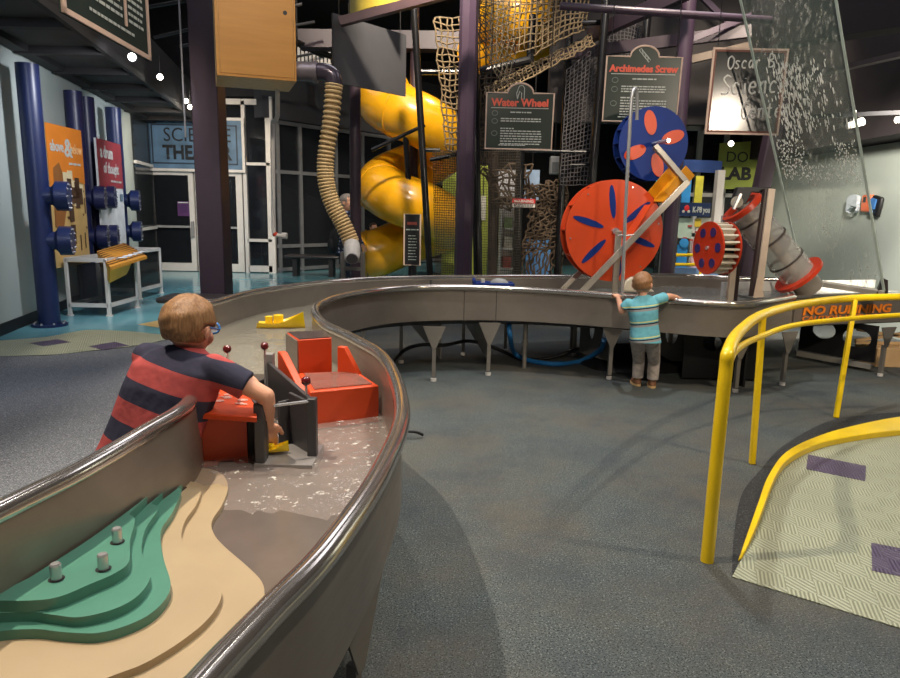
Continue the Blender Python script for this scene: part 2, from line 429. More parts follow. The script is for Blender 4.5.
while y < 15.6:
    rb.hexa([V((LW(y) + .02, y, 3.25)), V((fx(y) - .08, y, 3.25)), V((fx(y) - .08, y + .12, 3.25)), V((LW(y) + .02, y + .12, 3.25))],
            [V((LW(y) + .02, y, 3.34)), V((fx(y) - .08, y, 3.34)), V((fx(y) - .08, y + .12, 3.34)), V((LW(y) + .02, y + .12, 3.34))]); y += 1.25
rb.hexa([V((LW(y0) + .02, y0, 3.27)), V((LW(y0) + .2, y0, 3.27)), V((LW(y1) + .2, y1, 3.27)), V((LW(y1) + .02, y1, 3.27))],
        [V((LW(y0) + .02, y0, 3.34)), V((LW(y0) + .2, y0, 3.34)), V((LW(y1) + .2, y1, 3.34)), V((LW(y1) + .02, y1, 3.34))])
rb.build('rib', SOFFR, so)

w4 = struct(wallbox(LW(14.1) + .01, 14.1, LW(15.68) + .01, 15.68, .1, 3.3, .03, -1).build('window_4', DGLASS))
for z in (1.0, 2.35): MB().bar(V((LW(14.1) + .05, 14.1, z)), V((LW(15.68) + .05, 15.68, z)), .06, .06, UZ).build('transom', WHITE, w4)
# ---- glass storefront: doors (facing us), then a bay that runs back to the right
YS = 15.75
def px_x(px, Y): return D(px, 230, Y).x
zf = lambda py, Y: D(450, py, Y).z
def frame_bars(o, bars, m=WHITE, name='mullion'):
    for p, q, w_, d_ in bars: MB().bar(p, q, w_, d_, UX).build(name, m, o)
xL, xA, xB, xC, xD = px_x(145, YS), px_x(200, YS), px_x(245, YS), px_x(248, YS), px_x(272, YS)
gl = MB().bx(xL + .05, xD - .05, YS + .03, YS + .05, .05, 3.75)
win1 = struct(gl.build('window_1', DGLASS))
H = V((0, 0, 1))
def vb(x, z0, z1, w_=.09, Y=YS): return (V((x, Y, z0)), V((x, Y, z1)), w_, .1)
def hb(x0, x1, z, w_=.09, Y=YS): return (V((x0, Y, z)), V((x1, Y, z)), .1, w_)
bars = [vb(xL, .0, 3.8, .12), vb(xB + .05, 0, 3.8, .08), vb(xD, 0, 3.9, .16), vb(xA, 0, 2.35, .1)]
frame_bars(win1, bars)
def hbar(o, x0, x1, z, w_=.065, Y=YS, m=WHITE): MB().bx(x0, x1, Y - .05, Y + .05, z - w_ / 2, z + w_ / 2).build('transom', m, o)
hbar(win1, xL, xD, 3.78, .12); hbar(win1, xL, xB, 2.36, .12)
hbar(win1, xC, xD, 2.45); hbar(win1, xC, xD, .75); hbar(win1, xC, xD, .1, .14)
# door leaves
dl = struct(MB().bx(xL + .3, xA - .12, YS - .01, YS + .01, .2, 2.2).build('door_1', DGLASS))
MB().bx(xL + .13, xL + .24, YS - .05, YS + .05, .02, 2.3).build('stile', WHITE, dl); MB().bx(xA - .2, xA - .09, YS - .05, YS + .05, .02, 2.3).build('stile', WHITE, dl)
MB().bx(xL + .24, xA - .2, YS - .05, YS + .05, .02, .2).build('rail', WHITE, dl); MB().bx(xL + .24, xA - .2, YS - .05, YS + .05, 2.17, 2.3).build('rail', WHITE, dl)
MB().bx(xL + .24, xA - .2, YS - .09, YS - .05, 1.0, 1.05).build('push_bar', CHROME, dl); MB().bx(xA - .16, xA - .1, YS - .12, YS - .06, .8, 1.15).build('handle', CHROME, dl)
d2 = struct(MB().bx(xA + .2, xB - .12, YS - .01, YS + .01, .2, 2.2).build('door_2', DGLASS))
MB().bx(xA + .06, xA + .2, YS - .05, YS + .05, .02, 2.3).build('stile', WHITE, d2); MB().bx(xB - .16, xB - .02, YS - .05, YS + .05, .02, 2.3).build('stile', WHITE, d2)
MB().bx(xA + .2, xB - .16, YS - .05, YS + .05, .02, .2).build('rail', WHITE, d2); MB().bx(xA + .2, xB - .16, YS - .05, YS + .05, 2.17, 2.3).build('rail', WHITE, d2)
MB().bx(xA + .2, xB - .16, YS - .09, YS - .05, 1.0, 1.05).build('push_bar', CHROME, d2)
# purple notice on the door glass
o_ = D(178, 216, YS - .03)
no = thing('door_notice', o_, 'small purple notice taped to the glass door under the theater sign', 'notice')
MB().bx(o_.x, o_.x + .27, YS - .035, YS - .025, o_.z, o_.z + .33).build('sheet', mat('purple_print', (84, 46, 96), .6), no)
MB().bx(o_.x + .05, o_.x + .22, YS - .04, YS - .036, o_.z + .08, o_.z + .25).build('picture', mat('lilac_print', (70, 40, 88), .6), no)
MB().bx(o_.x + .02, o_.x + .25, YS - .04, YS - .036, o_.z + .29, o_.z + .315).build('heading', PRINT, no)
# bay running back to the right of the doors
B0 = V((xD + .1, YS + .05, 0)); bd = V((.62, .78, 0)).normalized(); bn = V((bd.y, -bd.x, 0))
L2 = 7.0
def bpt(t, z): return B0 + bd * t + V((0, 0, z))
win2 = struct(MB().hexa([bpt(0, .05), bpt(L2, .05), bpt(L2, .05) - bn * .03, bpt(0, .05) - bn * .03], [bpt(0, 3.35), bpt(L2, 3.35), bpt(L2, 3.35) - bn * .03, bpt(0, 3.35) - bn * .03]).build('window_2', DGLASS))
def bayt(px):
    a = (px - 450) / F; k = a * CT / 1.0
    # solve X/Y' ratio using depth along axis ~ Y*CT
    return (a * (B0.y * CT + .1) - B0.x) / (bd.x - a * CT * bd.y)
for px in (277, 299, 334, 360, 386): t = bayt(px); MB().bar(bpt(t, 0), bpt(t, 3.4), .07, .1, bd).build('mullion', mat('grey_aluminium', (132, 134, 138), .4, .5), win2)
for z in (.08, .62, 2.3, 3.38): MB().bar(bpt(0, z), bpt(L2, z), .07, .08, bn).build('transom', MATS['grey_aluminium'], win2)
struct(MB().hexa([bpt(-.3, 3.45), bpt(L2, 3.45), bpt(L2, 3.45) - bn * .3, bpt(-.3, 3.45) - bn * .3], [bpt(-.3, 5), bpt(L2, 5), bpt(L2, 5) - bn * .3, bpt(-.3, 5) - bn * .3]).build('wall_header', HEADM))
struct(MB().bx(-8.4, xD, YS, YS + .3, 3.9, 6.1).build('wall_header', DARKW))
# dim sloping partition seen through the bay glass
struct(MB().hexa([bpt(.2, .02) - bn * .8, bpt(5.2, .02) - bn * .8, bpt(5.2, .02) - bn * .9, bpt(.2, .02) - bn * .9], [bpt(.2, 2.2) - bn * .8, bpt(5.2, .9) - bn * .8, bpt(5.2, .9) - bn * .9, bpt(.2, 2.2) - bn * .9]).build('wall_partition', mat('grey_partition', (104, 108, 112), .8)))

# ---- purple columns and beams
def column_box(px, w_, Y, ztop, m, name='wall_column'):
    x = D(px, 209, Y).x; return struct(MB().bx(x - w_ / 2, x + w_ / 2, Y - w_ / 2, Y + w_ / 2, 0, ztop).build(name, m, bevel=.012))
colA = column_box(213.5, .32, 8.7, 6.2, PURPLE)
def column_tube(px, r, Y, m, n=20):
    x = D(px, 209, Y).x; return struct(MB().cyl((x, Y, 0), (x, Y, 6.2), r, n=n).build('wall_column', m))
column_tube(355.5, .082, 10.2, PURPLE); column_tube(464.5, .125, 9.6, PURPLE_L, 8); column_tube(672, .1, 9.4, PURPLE_L)
p0, p1 = D(737, 300, 8.6), D(780, 100, 8.6); struct(MB().bar(p0, p1, .16, .2, UX).build('wall_brace', PURPLE, bevel=.02))
def beam(p, q, w_, h, m=PURPLE, nm='ceiling_beam'): return struct(MB().bar(p, q, w_, h, None).build(nm, m))
struct(MB().cyl(D(560, 6, 8.5), D(920, 30, 8.5), .045, n=12).build('ceiling_pipe', PURPLE_L))
beam(D(300, 40, 13), D(640, 45, 13), .35, .3); beam(D(340, 22, 9), D(470, -12, 9), .12, .1, mat('plum_brown_beam', (84, 60, 66), .5))
beam(D(590, 36, 11), D(690, -10, 9), .12, .18, PURPLE); beam(D(560, 55, 11), D(760, 30, 10), .1, .16)
beam(D(690, 60, 10), D(800, 34, 10), .12, .1, mat('tan_beam', (88, 76, 66), .6)); beam(D(690, 40, 10), D(760, 12, 10), .07, .08, PURPLE_L)
beam(D(690, 52, 12), D(740, 30, 12), .07, .08, PURPLE_L); beam(D(700, -5, 11), D(735, 30, 11), .07, .08, PURPLE_L)
pz = D(860, 5, 8.2); struct(MB().hexa([D(770, 46, 8.5), D(930, 22, 6.8), D(930, 20, 6.8) + V((0, .5, 0)), D(770, 44, 8.5) + V((0, .5, 0))], [D(770, -20, 8.5), D(930, -60, 6.8), D(930, -60, 6.8) + V((0, .5, 0)), D(770, -20, 8.5) + V((0, .5, 0))]).build('ceiling_beam', mat('deep_purple_beam', (24, 16, 22), .6)))
beam(D(800, 78, 8.6), D(930, 48, 6.9), .1, .05, mat('grey_duct_edge', (70, 62, 64), .6))
struct(MB().bx(1.5, 5.25, 11.4, 11.6, 2.95, 6.1).build('wall_bulkhead', mat('dark_brown_bulkhead', (40, 36, 36), .8)))
for i in range(6):                                   # dark truss rods over the left aisle
    struct(MB().cyl(V((-4.2 + i * .32, 8 + i * 1.1, 4.35)), V((-2.6 + i * .2, 14 + i * .3, 4.4)), .03, n=8).build('ceiling_truss', mat('truss_grey', (44, 44, 48), .5)))
    struct(MB().cyl(V((-4.6, 9 + i, 4.0 + .1 * (i % 2))), V((-2.4, 9.3 + i, 4.6)), .025, n=8).build('ceiling_truss', MATS['truss_grey']))
p = D(187, 60, 8.4); struct(MB().cyl(V((p.x - .06, 8.4, 2.3)), V((p.x - .06, 8.4, 6.2)), .012, n=8).build('wall_conduit', mat('conduit_grey', (130, 130, 134), .4, .6)))

# ================================================================= LEFT-HAND EXHIBITS
def pipe(base, z, label, dark=False, stubs=(), r=.122, n=12):
    m = NAVYD if dark else NAVY
    t = thing('listening_pipe', base, label, 'pipe', 'navy listening pipes on the left wall')
    MB().cyl(base + H * .03, base + H * z, r, n=32).build('tube', m, t)
    MB().cyl(base + H * .0, base + H * .035, r + .08, n=28).build('base_flange', m, t)
    bo = MB()
    for k in range(8):
        a = k * math.pi / 4; q = base + V((math.cos(a), math.sin(a), 0)) * (r + .05); bo.cyl(q + H * .035, q + H * .055, .014, n=8)
    bo.build('bolt', CHROME, t)
    for zz, d in stubs:
        d = V(d).normalized(); c = base + H * zz
        s_ = MB().cyl(c, c + d * .22, .11, n=24).build('branch', m, t)
        MB().cyl(c + d * .15, c + d * .19, .115, .165, n=24).cyl(c + d * .19, c + d * .33, .175, n=28).build('end_cap', m, s_)
        bb = MB(); u, v_ = perp(d)
        for k in range(10):
            a = k * math.pi / 5; q = c + d * .33 + (u * math.cos(a) + v_ * math.sin(a)) * .145; bb.cyl(q, q + d * .012, .011, n=6)
        bb.build('bolt', CHROME, s_)
    return t
b1 = W(50, 326); b1 = V((b1.x, b1.y, .0))
pipe(b1, 3.07, 'navy blue listening pipe nearest the camera, left of the orange panel', False, [(D(60, 196, b1.y).z, (.93, .33, 0)), (D(60, 241, b1.y).z, (.93, .33, 0))])
for i, (px, Y, ps, lab, dk) in enumerate([(81, 10.35, (197, 236), 'dark navy listening pipe between the orange and red panels, nearer of its pair', True), (91, 10.9, (196, 235), 'dark navy listening pipe tucked behind the nearer pipe of its pair', True),
                                     (117, 12.0, (199, 230), 'navy listening pipe at the right of the dark red panel, farthest along the wall', False)]):
    x = max(D(px + (4 if i < 2 else 6), 260, Y).x, LW(Y) + .125); bs = V((x, Y, 0))
    pipe(bs, 3.10, lab, dk, [(D(60, q, Y).z, (.93, .33, 0)) for q in ps])
p2 = D(66, 88, 10.3)
# wall panels
def wall_panel(y0, y1, z0, z1, off=.03):
    a = V((LW(y0) + off, y0, z0)); b_ = V((LW(y1) + off, y1, z0)); ux = (b_ - a).normalized(); return a, ux, (b_ - a).length
ORP = mat('orange_print_panel', (226, 132, 44), .5, 0, .06, 3); TANP = mat('tan_print_panel', (206, 172, 110), .5, 0, .08, 5)
a = D(44.5, 140, 9.0); b_ = D(80.3, 145, 9.95); zt_ = D(44, 122, 9.0).z; a.z = b_.z = zt_ - 1.86; ux = (b_ - a).normalized(); L = (b_ - a).length
t = thing('exhibit_poster', a, 'tall orange above & below panel with tan cave drawing on the left wall', 'panel', None)
MB().box(a + ux * L / 2 + H * .93, (L, .03, 1.86), ux, V((-ux.y, ux.x, 0))).build('backing', TANP, t)
po = a + V((ux.y, -ux.x, 0)) * .02
plate('orange_field', ORP, t, po, ux, UZ, [(0, .98), (L * .3, .85), (L * .42, 1.05), (L * .6, 1.18), (L, 1.12), (L, 1.86), (0, 1.86)], .004)
plate('picture', mat('brown_hill_print', (150, 98, 52), .5), t, po - UZ * 0, ux, UZ, [(.05, .55), (.22, .45), (.36, .75), (.36, 1.2), (.26, 1.38), (.1, 1.3)], .007)
rr = random.Random(3); dm = MB()
for k in range(22):
    x_, z_ = rr.uniform(.4 * L, .95 * L), rr.uniform(.25, 1.1); dm.box(po + ux * x_ + UZ * z_ + V((ux.y, -ux.x, 0)) * .006, (rr.choice([.02, .12]), .004, rr.choice([.03, .22])), ux, V((-ux.y, ux.x, 0)))
dm.build('line_drawing', mat('dark_brown_print', (86, 62, 44), .6), t)
cr = MB()
for k in range(7): cr.box(po + ux * rr.uniform(.4 * L, .9 * L) + UZ * rr.uniform(.9, 1.2) + V((ux.y, -ux.x, 0)) * .005, (.13, .004, .2), ux, V((-ux.y, ux.x, 0)))
cr.build('cream_blocks', mat('cream_print', (226, 210, 168), .6), t)
to = po + V((ux.y, -ux.x, 0)) * .006
text('above', .2, 'lettering', PRINT, t, to + ux * L * .07 + UZ * 1.52, ux, UZ, bold=.004, width=L * .36); text('&', .34, 'lettering', PRINT, t, to + ux * L * .45 + UZ * 1.47, ux, UZ, bold=.006); text('below', .2, 'lettering', mat('tan_letter', (236, 196, 140), .6), t, to + ux * L * .63 + UZ * 1.52, ux, UZ, width=L * .33)
q = MB(); lines(q, to, ux, UZ, L * .55, L * .92, 1.38, .03, rr); q.build('small_print', PRINT, t)
a = D(95.5, 150, 10.6); b_ = D(119.8, 155, 11.75); zt_ = D(95, 140, 11.0).z; a.z = b_.z = zt_ - 1.82; ux = (b_ - a).normalized(); L = (b_ - a).length
t = thing('exhibit_poster', a, 'dark red a drum of thought panel above white lower half, on the left wall', 'panel')
MB().box(a + ux * L / 2 + H * .91, (L, .03, 1.82), ux, V((-ux.y, ux.x, 0))).build('backing', mat('white_print_panel', (206, 208, 206), .6), t)
po = a + V((ux.y, -ux.x, 0)) * .02; to = po + V((ux.y, -ux.x, 0)) * .006
plate('red_field', mat('dark_red_print', (142, 44, 52), .5), t, po, ux, UZ, [(0, 1.1), (L, 1.1), (L, 1.82), (0, 1.82)], .004)
text('a drum', .26, 'lettering', PRINT, t, to + ux * L * .1 + UZ * 1.55, ux, UZ, bold=.006, width=L * .5); text('of thought', .24, 'lettering', PRINT, t, to + ux * L * .2 + UZ * 1.32, ux, UZ, bold=.002, width=L * .62)
q = MB(); lines(q, to, ux, UZ, L * .45, L * .9, 1.2, .03, rr); q.build('small_print', PRINT, t)
q = MB()
for k in range(6): q.box(to + ux * rr.uniform(.1 * L, .9 * L) + UZ * rr.uniform(.85, 1.04), (.14, .004, .12), ux, V((-ux.y, ux.x, 0)))
q.build('picture', mat('blue_grey_print', (110, 128, 142), .6), t)

# white tube tables with mesh sides
MESHP = glassy('black_mesh_panel', (20, 20, 22), .6, .6)
def mesh_table(ox, oy, label):
    t = thing('exhibit_table', (-4.9 + ox, 9.6 + oy, 0), label, 'table', 'white framed tables along the left wall')
    x0, x1, y0, y1 = -5.15 + ox, -4.62 + ox, 9.1 + oy, 9.92 + oy
    for x, y in ((x0, y0), (x1, y0), (x0, y1), (x1, y1)):
        lg = MB().bx(x - .025, x + .025, y - .025, y + .025, .02, .78).build('leg', WHITE, t, bevel=.008)
        MB().cyl((x, y, 0), (x, y, .02), .045, n=12).build('foot', WHITE, lg)
    for z, nm in ((.76, 'top_rail'), (.15, 'bottom_rail')):
        for p, q in (((x0, y0), (x1, y0)), ((x1, y0), (x1, y1)), ((x0, y1), (x1, y1)), ((x0, y0), (x0, y1))):
            MB().bar(V((*p, z)), V((*q, z)), .05, .05, UZ).build(nm, WHITE, t)
    for p, q in (((x0, y0), (x1, y0)), ((x1, y0), (x1, y1))):
        MB().bar(V((*p, .455)), V((*q, .455)), .54, .006, UZ).build('mesh_panel', MESHP, t)
    return t
mesh_table(0, 0, 'white tube table with black mesh sides, nearer one beside the navy pipe')
mesh_table(-.38, 1.75, 'white tube table with black mesh sides, farther one nearest the glass doors')
# tilted wooden scraper board between the tables
t0 = W(118, 290); base = V((-4.55, 9.9, .80))
t = thing('washboard_instrument', base, 'tilted yellow wooden board with ribs and metal rods on the white tables', 'instrument')
pa, pb, pc, pd = D(97, 251, 9.3), D(124, 243, 10.3), D(147, 256, 9.9), D(110, 267, 8.95)
MB().hexa([p - H * .04 for p in (pa, pd, pc, pb)], [pa, pd, pc, pb]).build('board', m_wood('honey_wood', (206, 148, 58), (184, 124, 44)), t)
g = MB()
for k in range(1, 9):
    f = k / 9; g.bar(pa.lerp(pd, f) + H * .008, pb.lerp(pc, f) + H * .008, .012, .012)
g.build('rib', mat('brown_rib', (120, 80, 40), .5), t)
g = MB()
for k in range(5): q = pd.lerp(pc, .25 + k * .15).lerp(pa.lerp(pb, .25 + k * .15), .25); g.tube([q, q + H * .03 + UX * .03, q + V((.1, .1, .03))], .014)
g.build('rod', CHROME, t)
MB().hexa([pd + V((-.05, .05, -.22)), pd.lerp(pc, .45) + V((-.05, .05, -.18)), pc.lerp(pb, .4) + V((-.1, 0, -.2)), pa + V((0, .05, -.22))], [pd - H * .045, pd.lerp(pc, .5) - H * .045, pb.lerp(pc, .5) - H * .045, pa - H * .045]).build('support_block', mat('mustard_paint', (214, 164, 40), .5), t)

# theater sign over the doors
o = D(149, 168, YS - .12); e = D(243, 168, YS - .12); Ls = e.x - o.x; hS = D(149, 119, YS - .12).z - o.z
SB = mat('blue_mottled_print', (84, 114, 140), .45, 0, .3, 3)
t = thing('hanging_sign', o, 'blue SCIENCE THEATER sign over the glass doors', 'sign')
MB().bx(o.x, e.x, YS - .14, YS - .11, o.z, o.z + hS).build('panel', SB, t)
g = MB(); i_ = .1
for x0, x1, z0, z1 in ((i_, Ls - i_, i_, i_ + .03), (i_, Ls - i_, hS - i_ - .03, hS - i_), (i_, i_ + .03, i_, hS - i_), (Ls - i_ - .03, Ls - i_, i_, hS - i_)): g.bx(o.x + x0, o.x + x1, YS - .15, YS - .14, o.z + z0, o.z + z1)
g.build('border', mat('dark_slate_print', (40, 52, 66), .5), t)
g = MB()
for x0, x1, z0, z1 in ((-.06, Ls + .06, -.06, 0), (-.06, Ls + .06, hS, hS + .06), (-.06, 0, 0, hS), (Ls, Ls + .06, 0, hS)): g.bx(o.x + x0, o.x + x1, YS - .16, YS - .10, o.z + z0, o.z + z1)
g.build('frame', WHITE, t)
INK = mat('black_ink', (22, 24, 28), .5)
text('SCIENCE', .42, 'lettering', INK, t, o + V((.38, -.03, hS * .56)), UX, UZ, width=Ls - .62); text('THEATER', .42, 'lettering', INK, t, o + V((.34, -.03, hS * .2)), UX, UZ, bold=.014, width=Ls - .56)

# big text panel hanging top left
pr = D(149, 61, 6.0); zb = pr.z; pl = W(61, 12, 1.0); t_ = (zb - HC) / ray(61, 12).z; pl = V((0, 0, HC)) + ray(61, 12) * t_
ux = (pr - pl).normalized(); Lp = (pr - pl).length; hp = 1.35; nrm = V((ux.y, -ux.x, 0))
t = thing('hanging_sign', pl, 'large chalk-green text board with pink frame hanging at top left', 'sign')
MB().box(pl + ux * Lp / 2 + UZ * hp / 2, (Lp, .02, hp), ux, V((-ux.y, ux.x, 0))).build('panel', mat('matte_green_board', (44, 54, 50), .75, 0, .08, 3, spec=.1), t)
g = MB(); fw = .035
for c, sz in (((Lp / 2, fw / 2), (Lp, fw)), ((Lp / 2, hp - fw / 2), (Lp, fw)), ((fw / 2, hp / 2), (fw, hp)), ((Lp - fw / 2, hp / 2), (fw, hp))): g.box(pl + ux * c[0] + UZ * c[1] + nrm * .012, (sz[0], .02, sz[1]), ux, V((-ux.y, ux.x, 0)))
g.build('frame', PINKF, t)
MB().box(pl + ux * Lp * .68 + UZ * (hp * .5 + .06) + nrm * .014, (.035, .01, hp - .2), ux, V((-ux.y, ux.x, 0))).build('divider', PINKF, t)
g = MB(); y = .215
rr = random.Random(11)
while y < 1.25:
    lines(g, pl + nrm * .01, ux, UZ, Lp * .26, Lp * .64, y, .022, rr); 
    if rr.random() < .85: lines(g, pl + nrm * .01, ux, UZ, Lp * .72, Lp * .92, y, .022, rr)
    y += .052
lines(g, pl + nrm * .01, ux, UZ, Lp * .26, Lp * .8, .125, .02, rr)
g.build('small_print', PRINT, t)
g = MB()
for k in (.1, .9): q = pl + ux * Lp * k + UZ * hp; g.cyl(q, V((q.x, q.y, 6.2)), .006, n=6)
g.build('cable', BLACK, t)

# dark low benches
BENCH = mat('dark_bench_top', (52, 48, 50), .4)
def bench(c, lx, ly, z, label):
    t = thing('bench', c, label, 'bench'); MB().bx(c.x - lx / 2, c.x + lx / 2, c.y - ly / 2, c.y + ly / 2, z - .07, z).build('seat', BENCH, t, bevel=.03)
    for sx in (-.32, .32): MB().bx(c.x + sx * lx - .05, c.x + sx * lx + .05, c.y - ly * .35, c.y + ly * .35, 0, z - .07).build('leg', BLACK, t)
bench(V((-3.02, 8.1, 0)), .85, .5, .44, 'dark low bench against the purple column behind the striped shirt boy')
bc = W(322, 275); bench(V((bc.x - .1, 15.2, 0)), 1.25, .45, .48, 'dark bench in front of the far windows, beside the hose')

# downlights along the soffit
LENS = glow('lamp_lens', (255, 246, 226), 14)
def spot_lamp(p, aim, label, r=.05):
    t = thing('spot_lamp', p, label, 'lamp', 'glowing spot lamps under the left soffit')
    d = (V(aim) - p).normalized(); MB().cyl(p, p - d * .16, r, r * .85, n=16).build('housing', BLACK, t); MB().cyl(p + d * .001, p + d * .006, r * .85, n=16).build('lens', LENS, t)
    MB().cyl(p - d * .1, V((p.x, p.y, p.z + .3)) - d * .1, .012, n=8).build('stem', BLACK, t)
for px, py, Y, lab in ((132, 57, 8.3, 'glowing spot lamp just below the text board corner'), (160, 77, 10.6, 'glowing spot lamp between the text board and the purple column'), (186, 101, 13.0, 'upper of two glowing spot lamps beside the purple column'), (190, 107, 13.2, 'lower of two glowing spot lamps beside the purple column')):
    spot_lamp(D(px, py, Y), (0, 0, 1.5), lab)
# ================================================================= THE WATER CHANNEL
ZR = .81; ZB = .505; ZF = .52
Lp_ = [W(-150, 594, ZR), W(-60, 542, ZR), W(20, 501.5, ZR), W(85, 468.5, ZR), W(145, 433, ZR), W(190, 402, ZR), V((-1.10, 2.95, ZR)), V((-1.36, 3.5, ZR)), V((-1.62, 4.1, ZR)), V((-1.78, 4.6, ZR)),
       W(214, 303, ZR), W(262, 291, ZR), W(345, 281, ZR), W(430, 278, ZR), W(520, 277, ZR), W(575, 277, .80), W(640, 275.5, .79), W(690, 276, .785), W(728, 278, .785), W(780, 280, .785)]
Rp_ = [W(130, 775, ZR), W(205, 683, ZR), W(268, 615, ZR), W(330, 548.5, ZR), W(383, 468, ZR), W(402, 409, ZR), W(385, 360, ZR), W(355, 340, ZR), W(325, 325, ZR), W(315, 312, ZR),
       W(321, 304, ZR), W(345, 296, ZR), W(390, 289.5, ZR), W(450, 287.5, ZR), W(530, 290, .80), W(615, 296, .79), W(660, 300, .785), W(710, 303.5, .785), W(750, 304, .785), W(793, 297, .785)]
PER = 10
Lc = catmull(Lp_, PER); Rc = catmull(Rp_, PER)
Rp2 = lambda p, z: V((p.x, p.y, z))
N = len(Lc)
def normals(c):
    out = []
    for i in range(len(c)):
        d = (c[min(i + 1, len(c) - 1)] - c[max(i - 1, 0)]); d.z = 0; d.normalize(); out.append(V((-d.y, d.x, 0)))
    return out
nL, nR = normals(Lc), normals(Rc)
ch = thing('water_channel', (-.5, 3.5, 0), 'long S-curved stainless steel water channel with rounded rim on slim legs', 'water table')
def sheet(c, n, th, z0, name, m, par, sgn):
    rings = []
    for p, q in zip(c, n):
        o = q * th * sgn
        rings.append([Rp2(p, z0), Rp2(p, p.z - .01), Rp2(p + o, p.z - .01), Rp2(p + o, z0)])
    return MB().loft(rings).build(name, m, par, sharp=50)
sheet(Rc, nR, .02, ZB, 'side_wall', STEEL, ch, 1); sheet(Lc, nL, .02, ZB, 'side_wall', STEEL, ch, -1)
MB().tube(Rc, .029, 14).build('rim', RIMM, ch); MB().tube(Lc, .028, 14).build('rim', RIMM, ch)
fl = MB(); K = 6
fl.loft([[Rp2(Rc[i].lerp(Lc[i], k / K), ZF if 0 < k < K else ZF) for k in range(K + 1)] for i in range(N)], closed_ring=False)
fl.build('channel_floor', m_steel('wet_floor_steel', (150, 140, 132), .2, (5, 5, 5)), ch)
un = MB(); un.loft([[Rp2(Rc[i].lerp(Lc[i], k / K), ZB - (.06 if 0 < k < K else 0)) for k in range(K + 1)] for i in range(N)], closed_ring=False)
un.build('underside', DSTEEL, ch)
# end wall of the basin, seams in the outer wall
MB().bar(Rp2(Rc[-1], .63), Rp2(Lc[-1], .63), .28, .02, UZ).build('end_wall', STEEL, ch)
MB().tube([Rc[-1], Lc[-1]], .024, 10).build('rim', RIMM, ch)
def near(c, px):
    best = None
    for i, p in enumerate(c):
        if p.y < 1.2: continue
        d = p - V((0, 0, HC)); x = 450 + 680 * d.x / (d.y * CT - d.z * ST)
        if i > 110 and (best is None or abs(x - px) < best[0]): best = (abs(x - px), i)
    return best[1]
for px in (462, 496): i = near(Rc, px); MB().box(Rp2(Rc[i] - nR[i] * .003, .64), (.006, .006, .3)).build('wall_seam', mat('seam_shadow', (70, 66, 62), .6), ch)
i = near(Lc, 431); MB().box(Rp2(Lc[i] - nL[i] * .024, .68), (.02, .008, .22)).build('wall_seam', MATS['seam_shadow'], ch)
# legs: gusset plate under the wall, slim post, white foot
LEGM = m_steel('leg_steel', (150, 144, 136), .4)
def leg(foot, d, w_=.2, h_=.2, ztop=.5, plain=False, par=None):
    par = par or ch; d = V(d).normalized(); n = V((-d.y, d.x, 0))
    zt = ztop if plain else ztop - h_ + .02
    l = MB().box(foot + H * (zt / 2 + .02), (.034, .034, zt - .04), d, n).build('leg', LEGM, par)
    MB().cyl(foot, foot + H * .025, .026, n=12).build('foot', WHITE, l)
    if not plain:
        plate('gusset', LEGM, l, foot - n * .02, d, UZ, [(-w_ / 2, ztop), (-.016, ztop - h_), (.016, ztop - h_), (w_ / 2, ztop)], .008)
    return l
for px, py in ((239, 0),): pass
for px, py in ((433.5, 381), (488, 375), (609, 379)): leg(W(px, py), (1, .03, 0))
leg(W(735, 392), (1, .2, 0)); leg(W(782, 385), (1, .4, 0))
for px, py in ((401, 363), (463, 355), (505, 352), (571, 352), (574, 356), (668, 370)): leg(W(px, py), (1, 0, 0), ztop=.48, plain=True)
lg = W(524, 368); l = MB().cyl(lg, lg + H * .46, .022, n=14).cyl(lg + H * .22, lg + H * .28, .03, n=14).build('leg', LEGM, ch)
leg(V((-.27, 1.84, 0)), (.42, .9, 0), .30, .34, .47); leg(V((-.52, 2.9, 0)), (0, 1, 0), ztop=.47); leg(V((-.75, 4.2, 0)), (.4, 1, 0), ztop=.47, plain=True); leg(V((-1.6, 3.6, 0)), (0, 1, 0), ztop=.46, plain=True); leg(V((-1.15, 1.9, 0)), (0, 1, 0), ztop=.46, plain=True); leg(V((-1.5, 5.1, 0)), (0, 1, 0), ztop=.46, plain=True)
# curved apron plate beside the near leg
q0, q1 = W(385, 610), W(345, 690)
# water upstream of the lock and thin churned film below it
def water_patch(i0, i1, z, m, name, label, cells=12, amp=.004, seed=1):
    rr = random.Random(seed); mb = MB(); rings = []
    for i in range(i0, i1 + 1):
        a = Rc[i] + nR[i] * .02; b_ = Lc[i] - nL[i] * .02
        fd = min(1, (i - i0) / 7) if name == 'churned_water' else 1
        rings.append([Rp2(a.lerp(b_, k / cells), ZF - .004 + (z - ZF + .004) * fd + rr.uniform(-amp, amp)) for k in range(cells + 1)])
    mb.loft(rings, closed_ring=False); o = mb.build(name, m, None, sharp=180)
    return tag(o, label, 'water', None, 'stuff')
WAT = m_water('channel_water', (176, 172, 156), .45, 5, .25, .04)
WATF = m_water('churned_water', (190, 176, 168), .30, 8, .7, .06, foam=.1)
WATB = m_water('basin_water', (150, 150, 142), .45, 16, 1.0, .06, foam=.9)
water_patch(70, 148, .625, WAT, 'still_water', 'calm shallow water in the curved part of the steel channel', 14, .002)
water_patch(44, 66, .552, WATF, 'churned_water', 'churned foamy water film on the steel floor in front of the orange lock', 16, .004, 3)
water_patch(149, 189, .66, WATB, 'basin_water', 'rippling water in the basin under the wheels', 16, .012, 5)

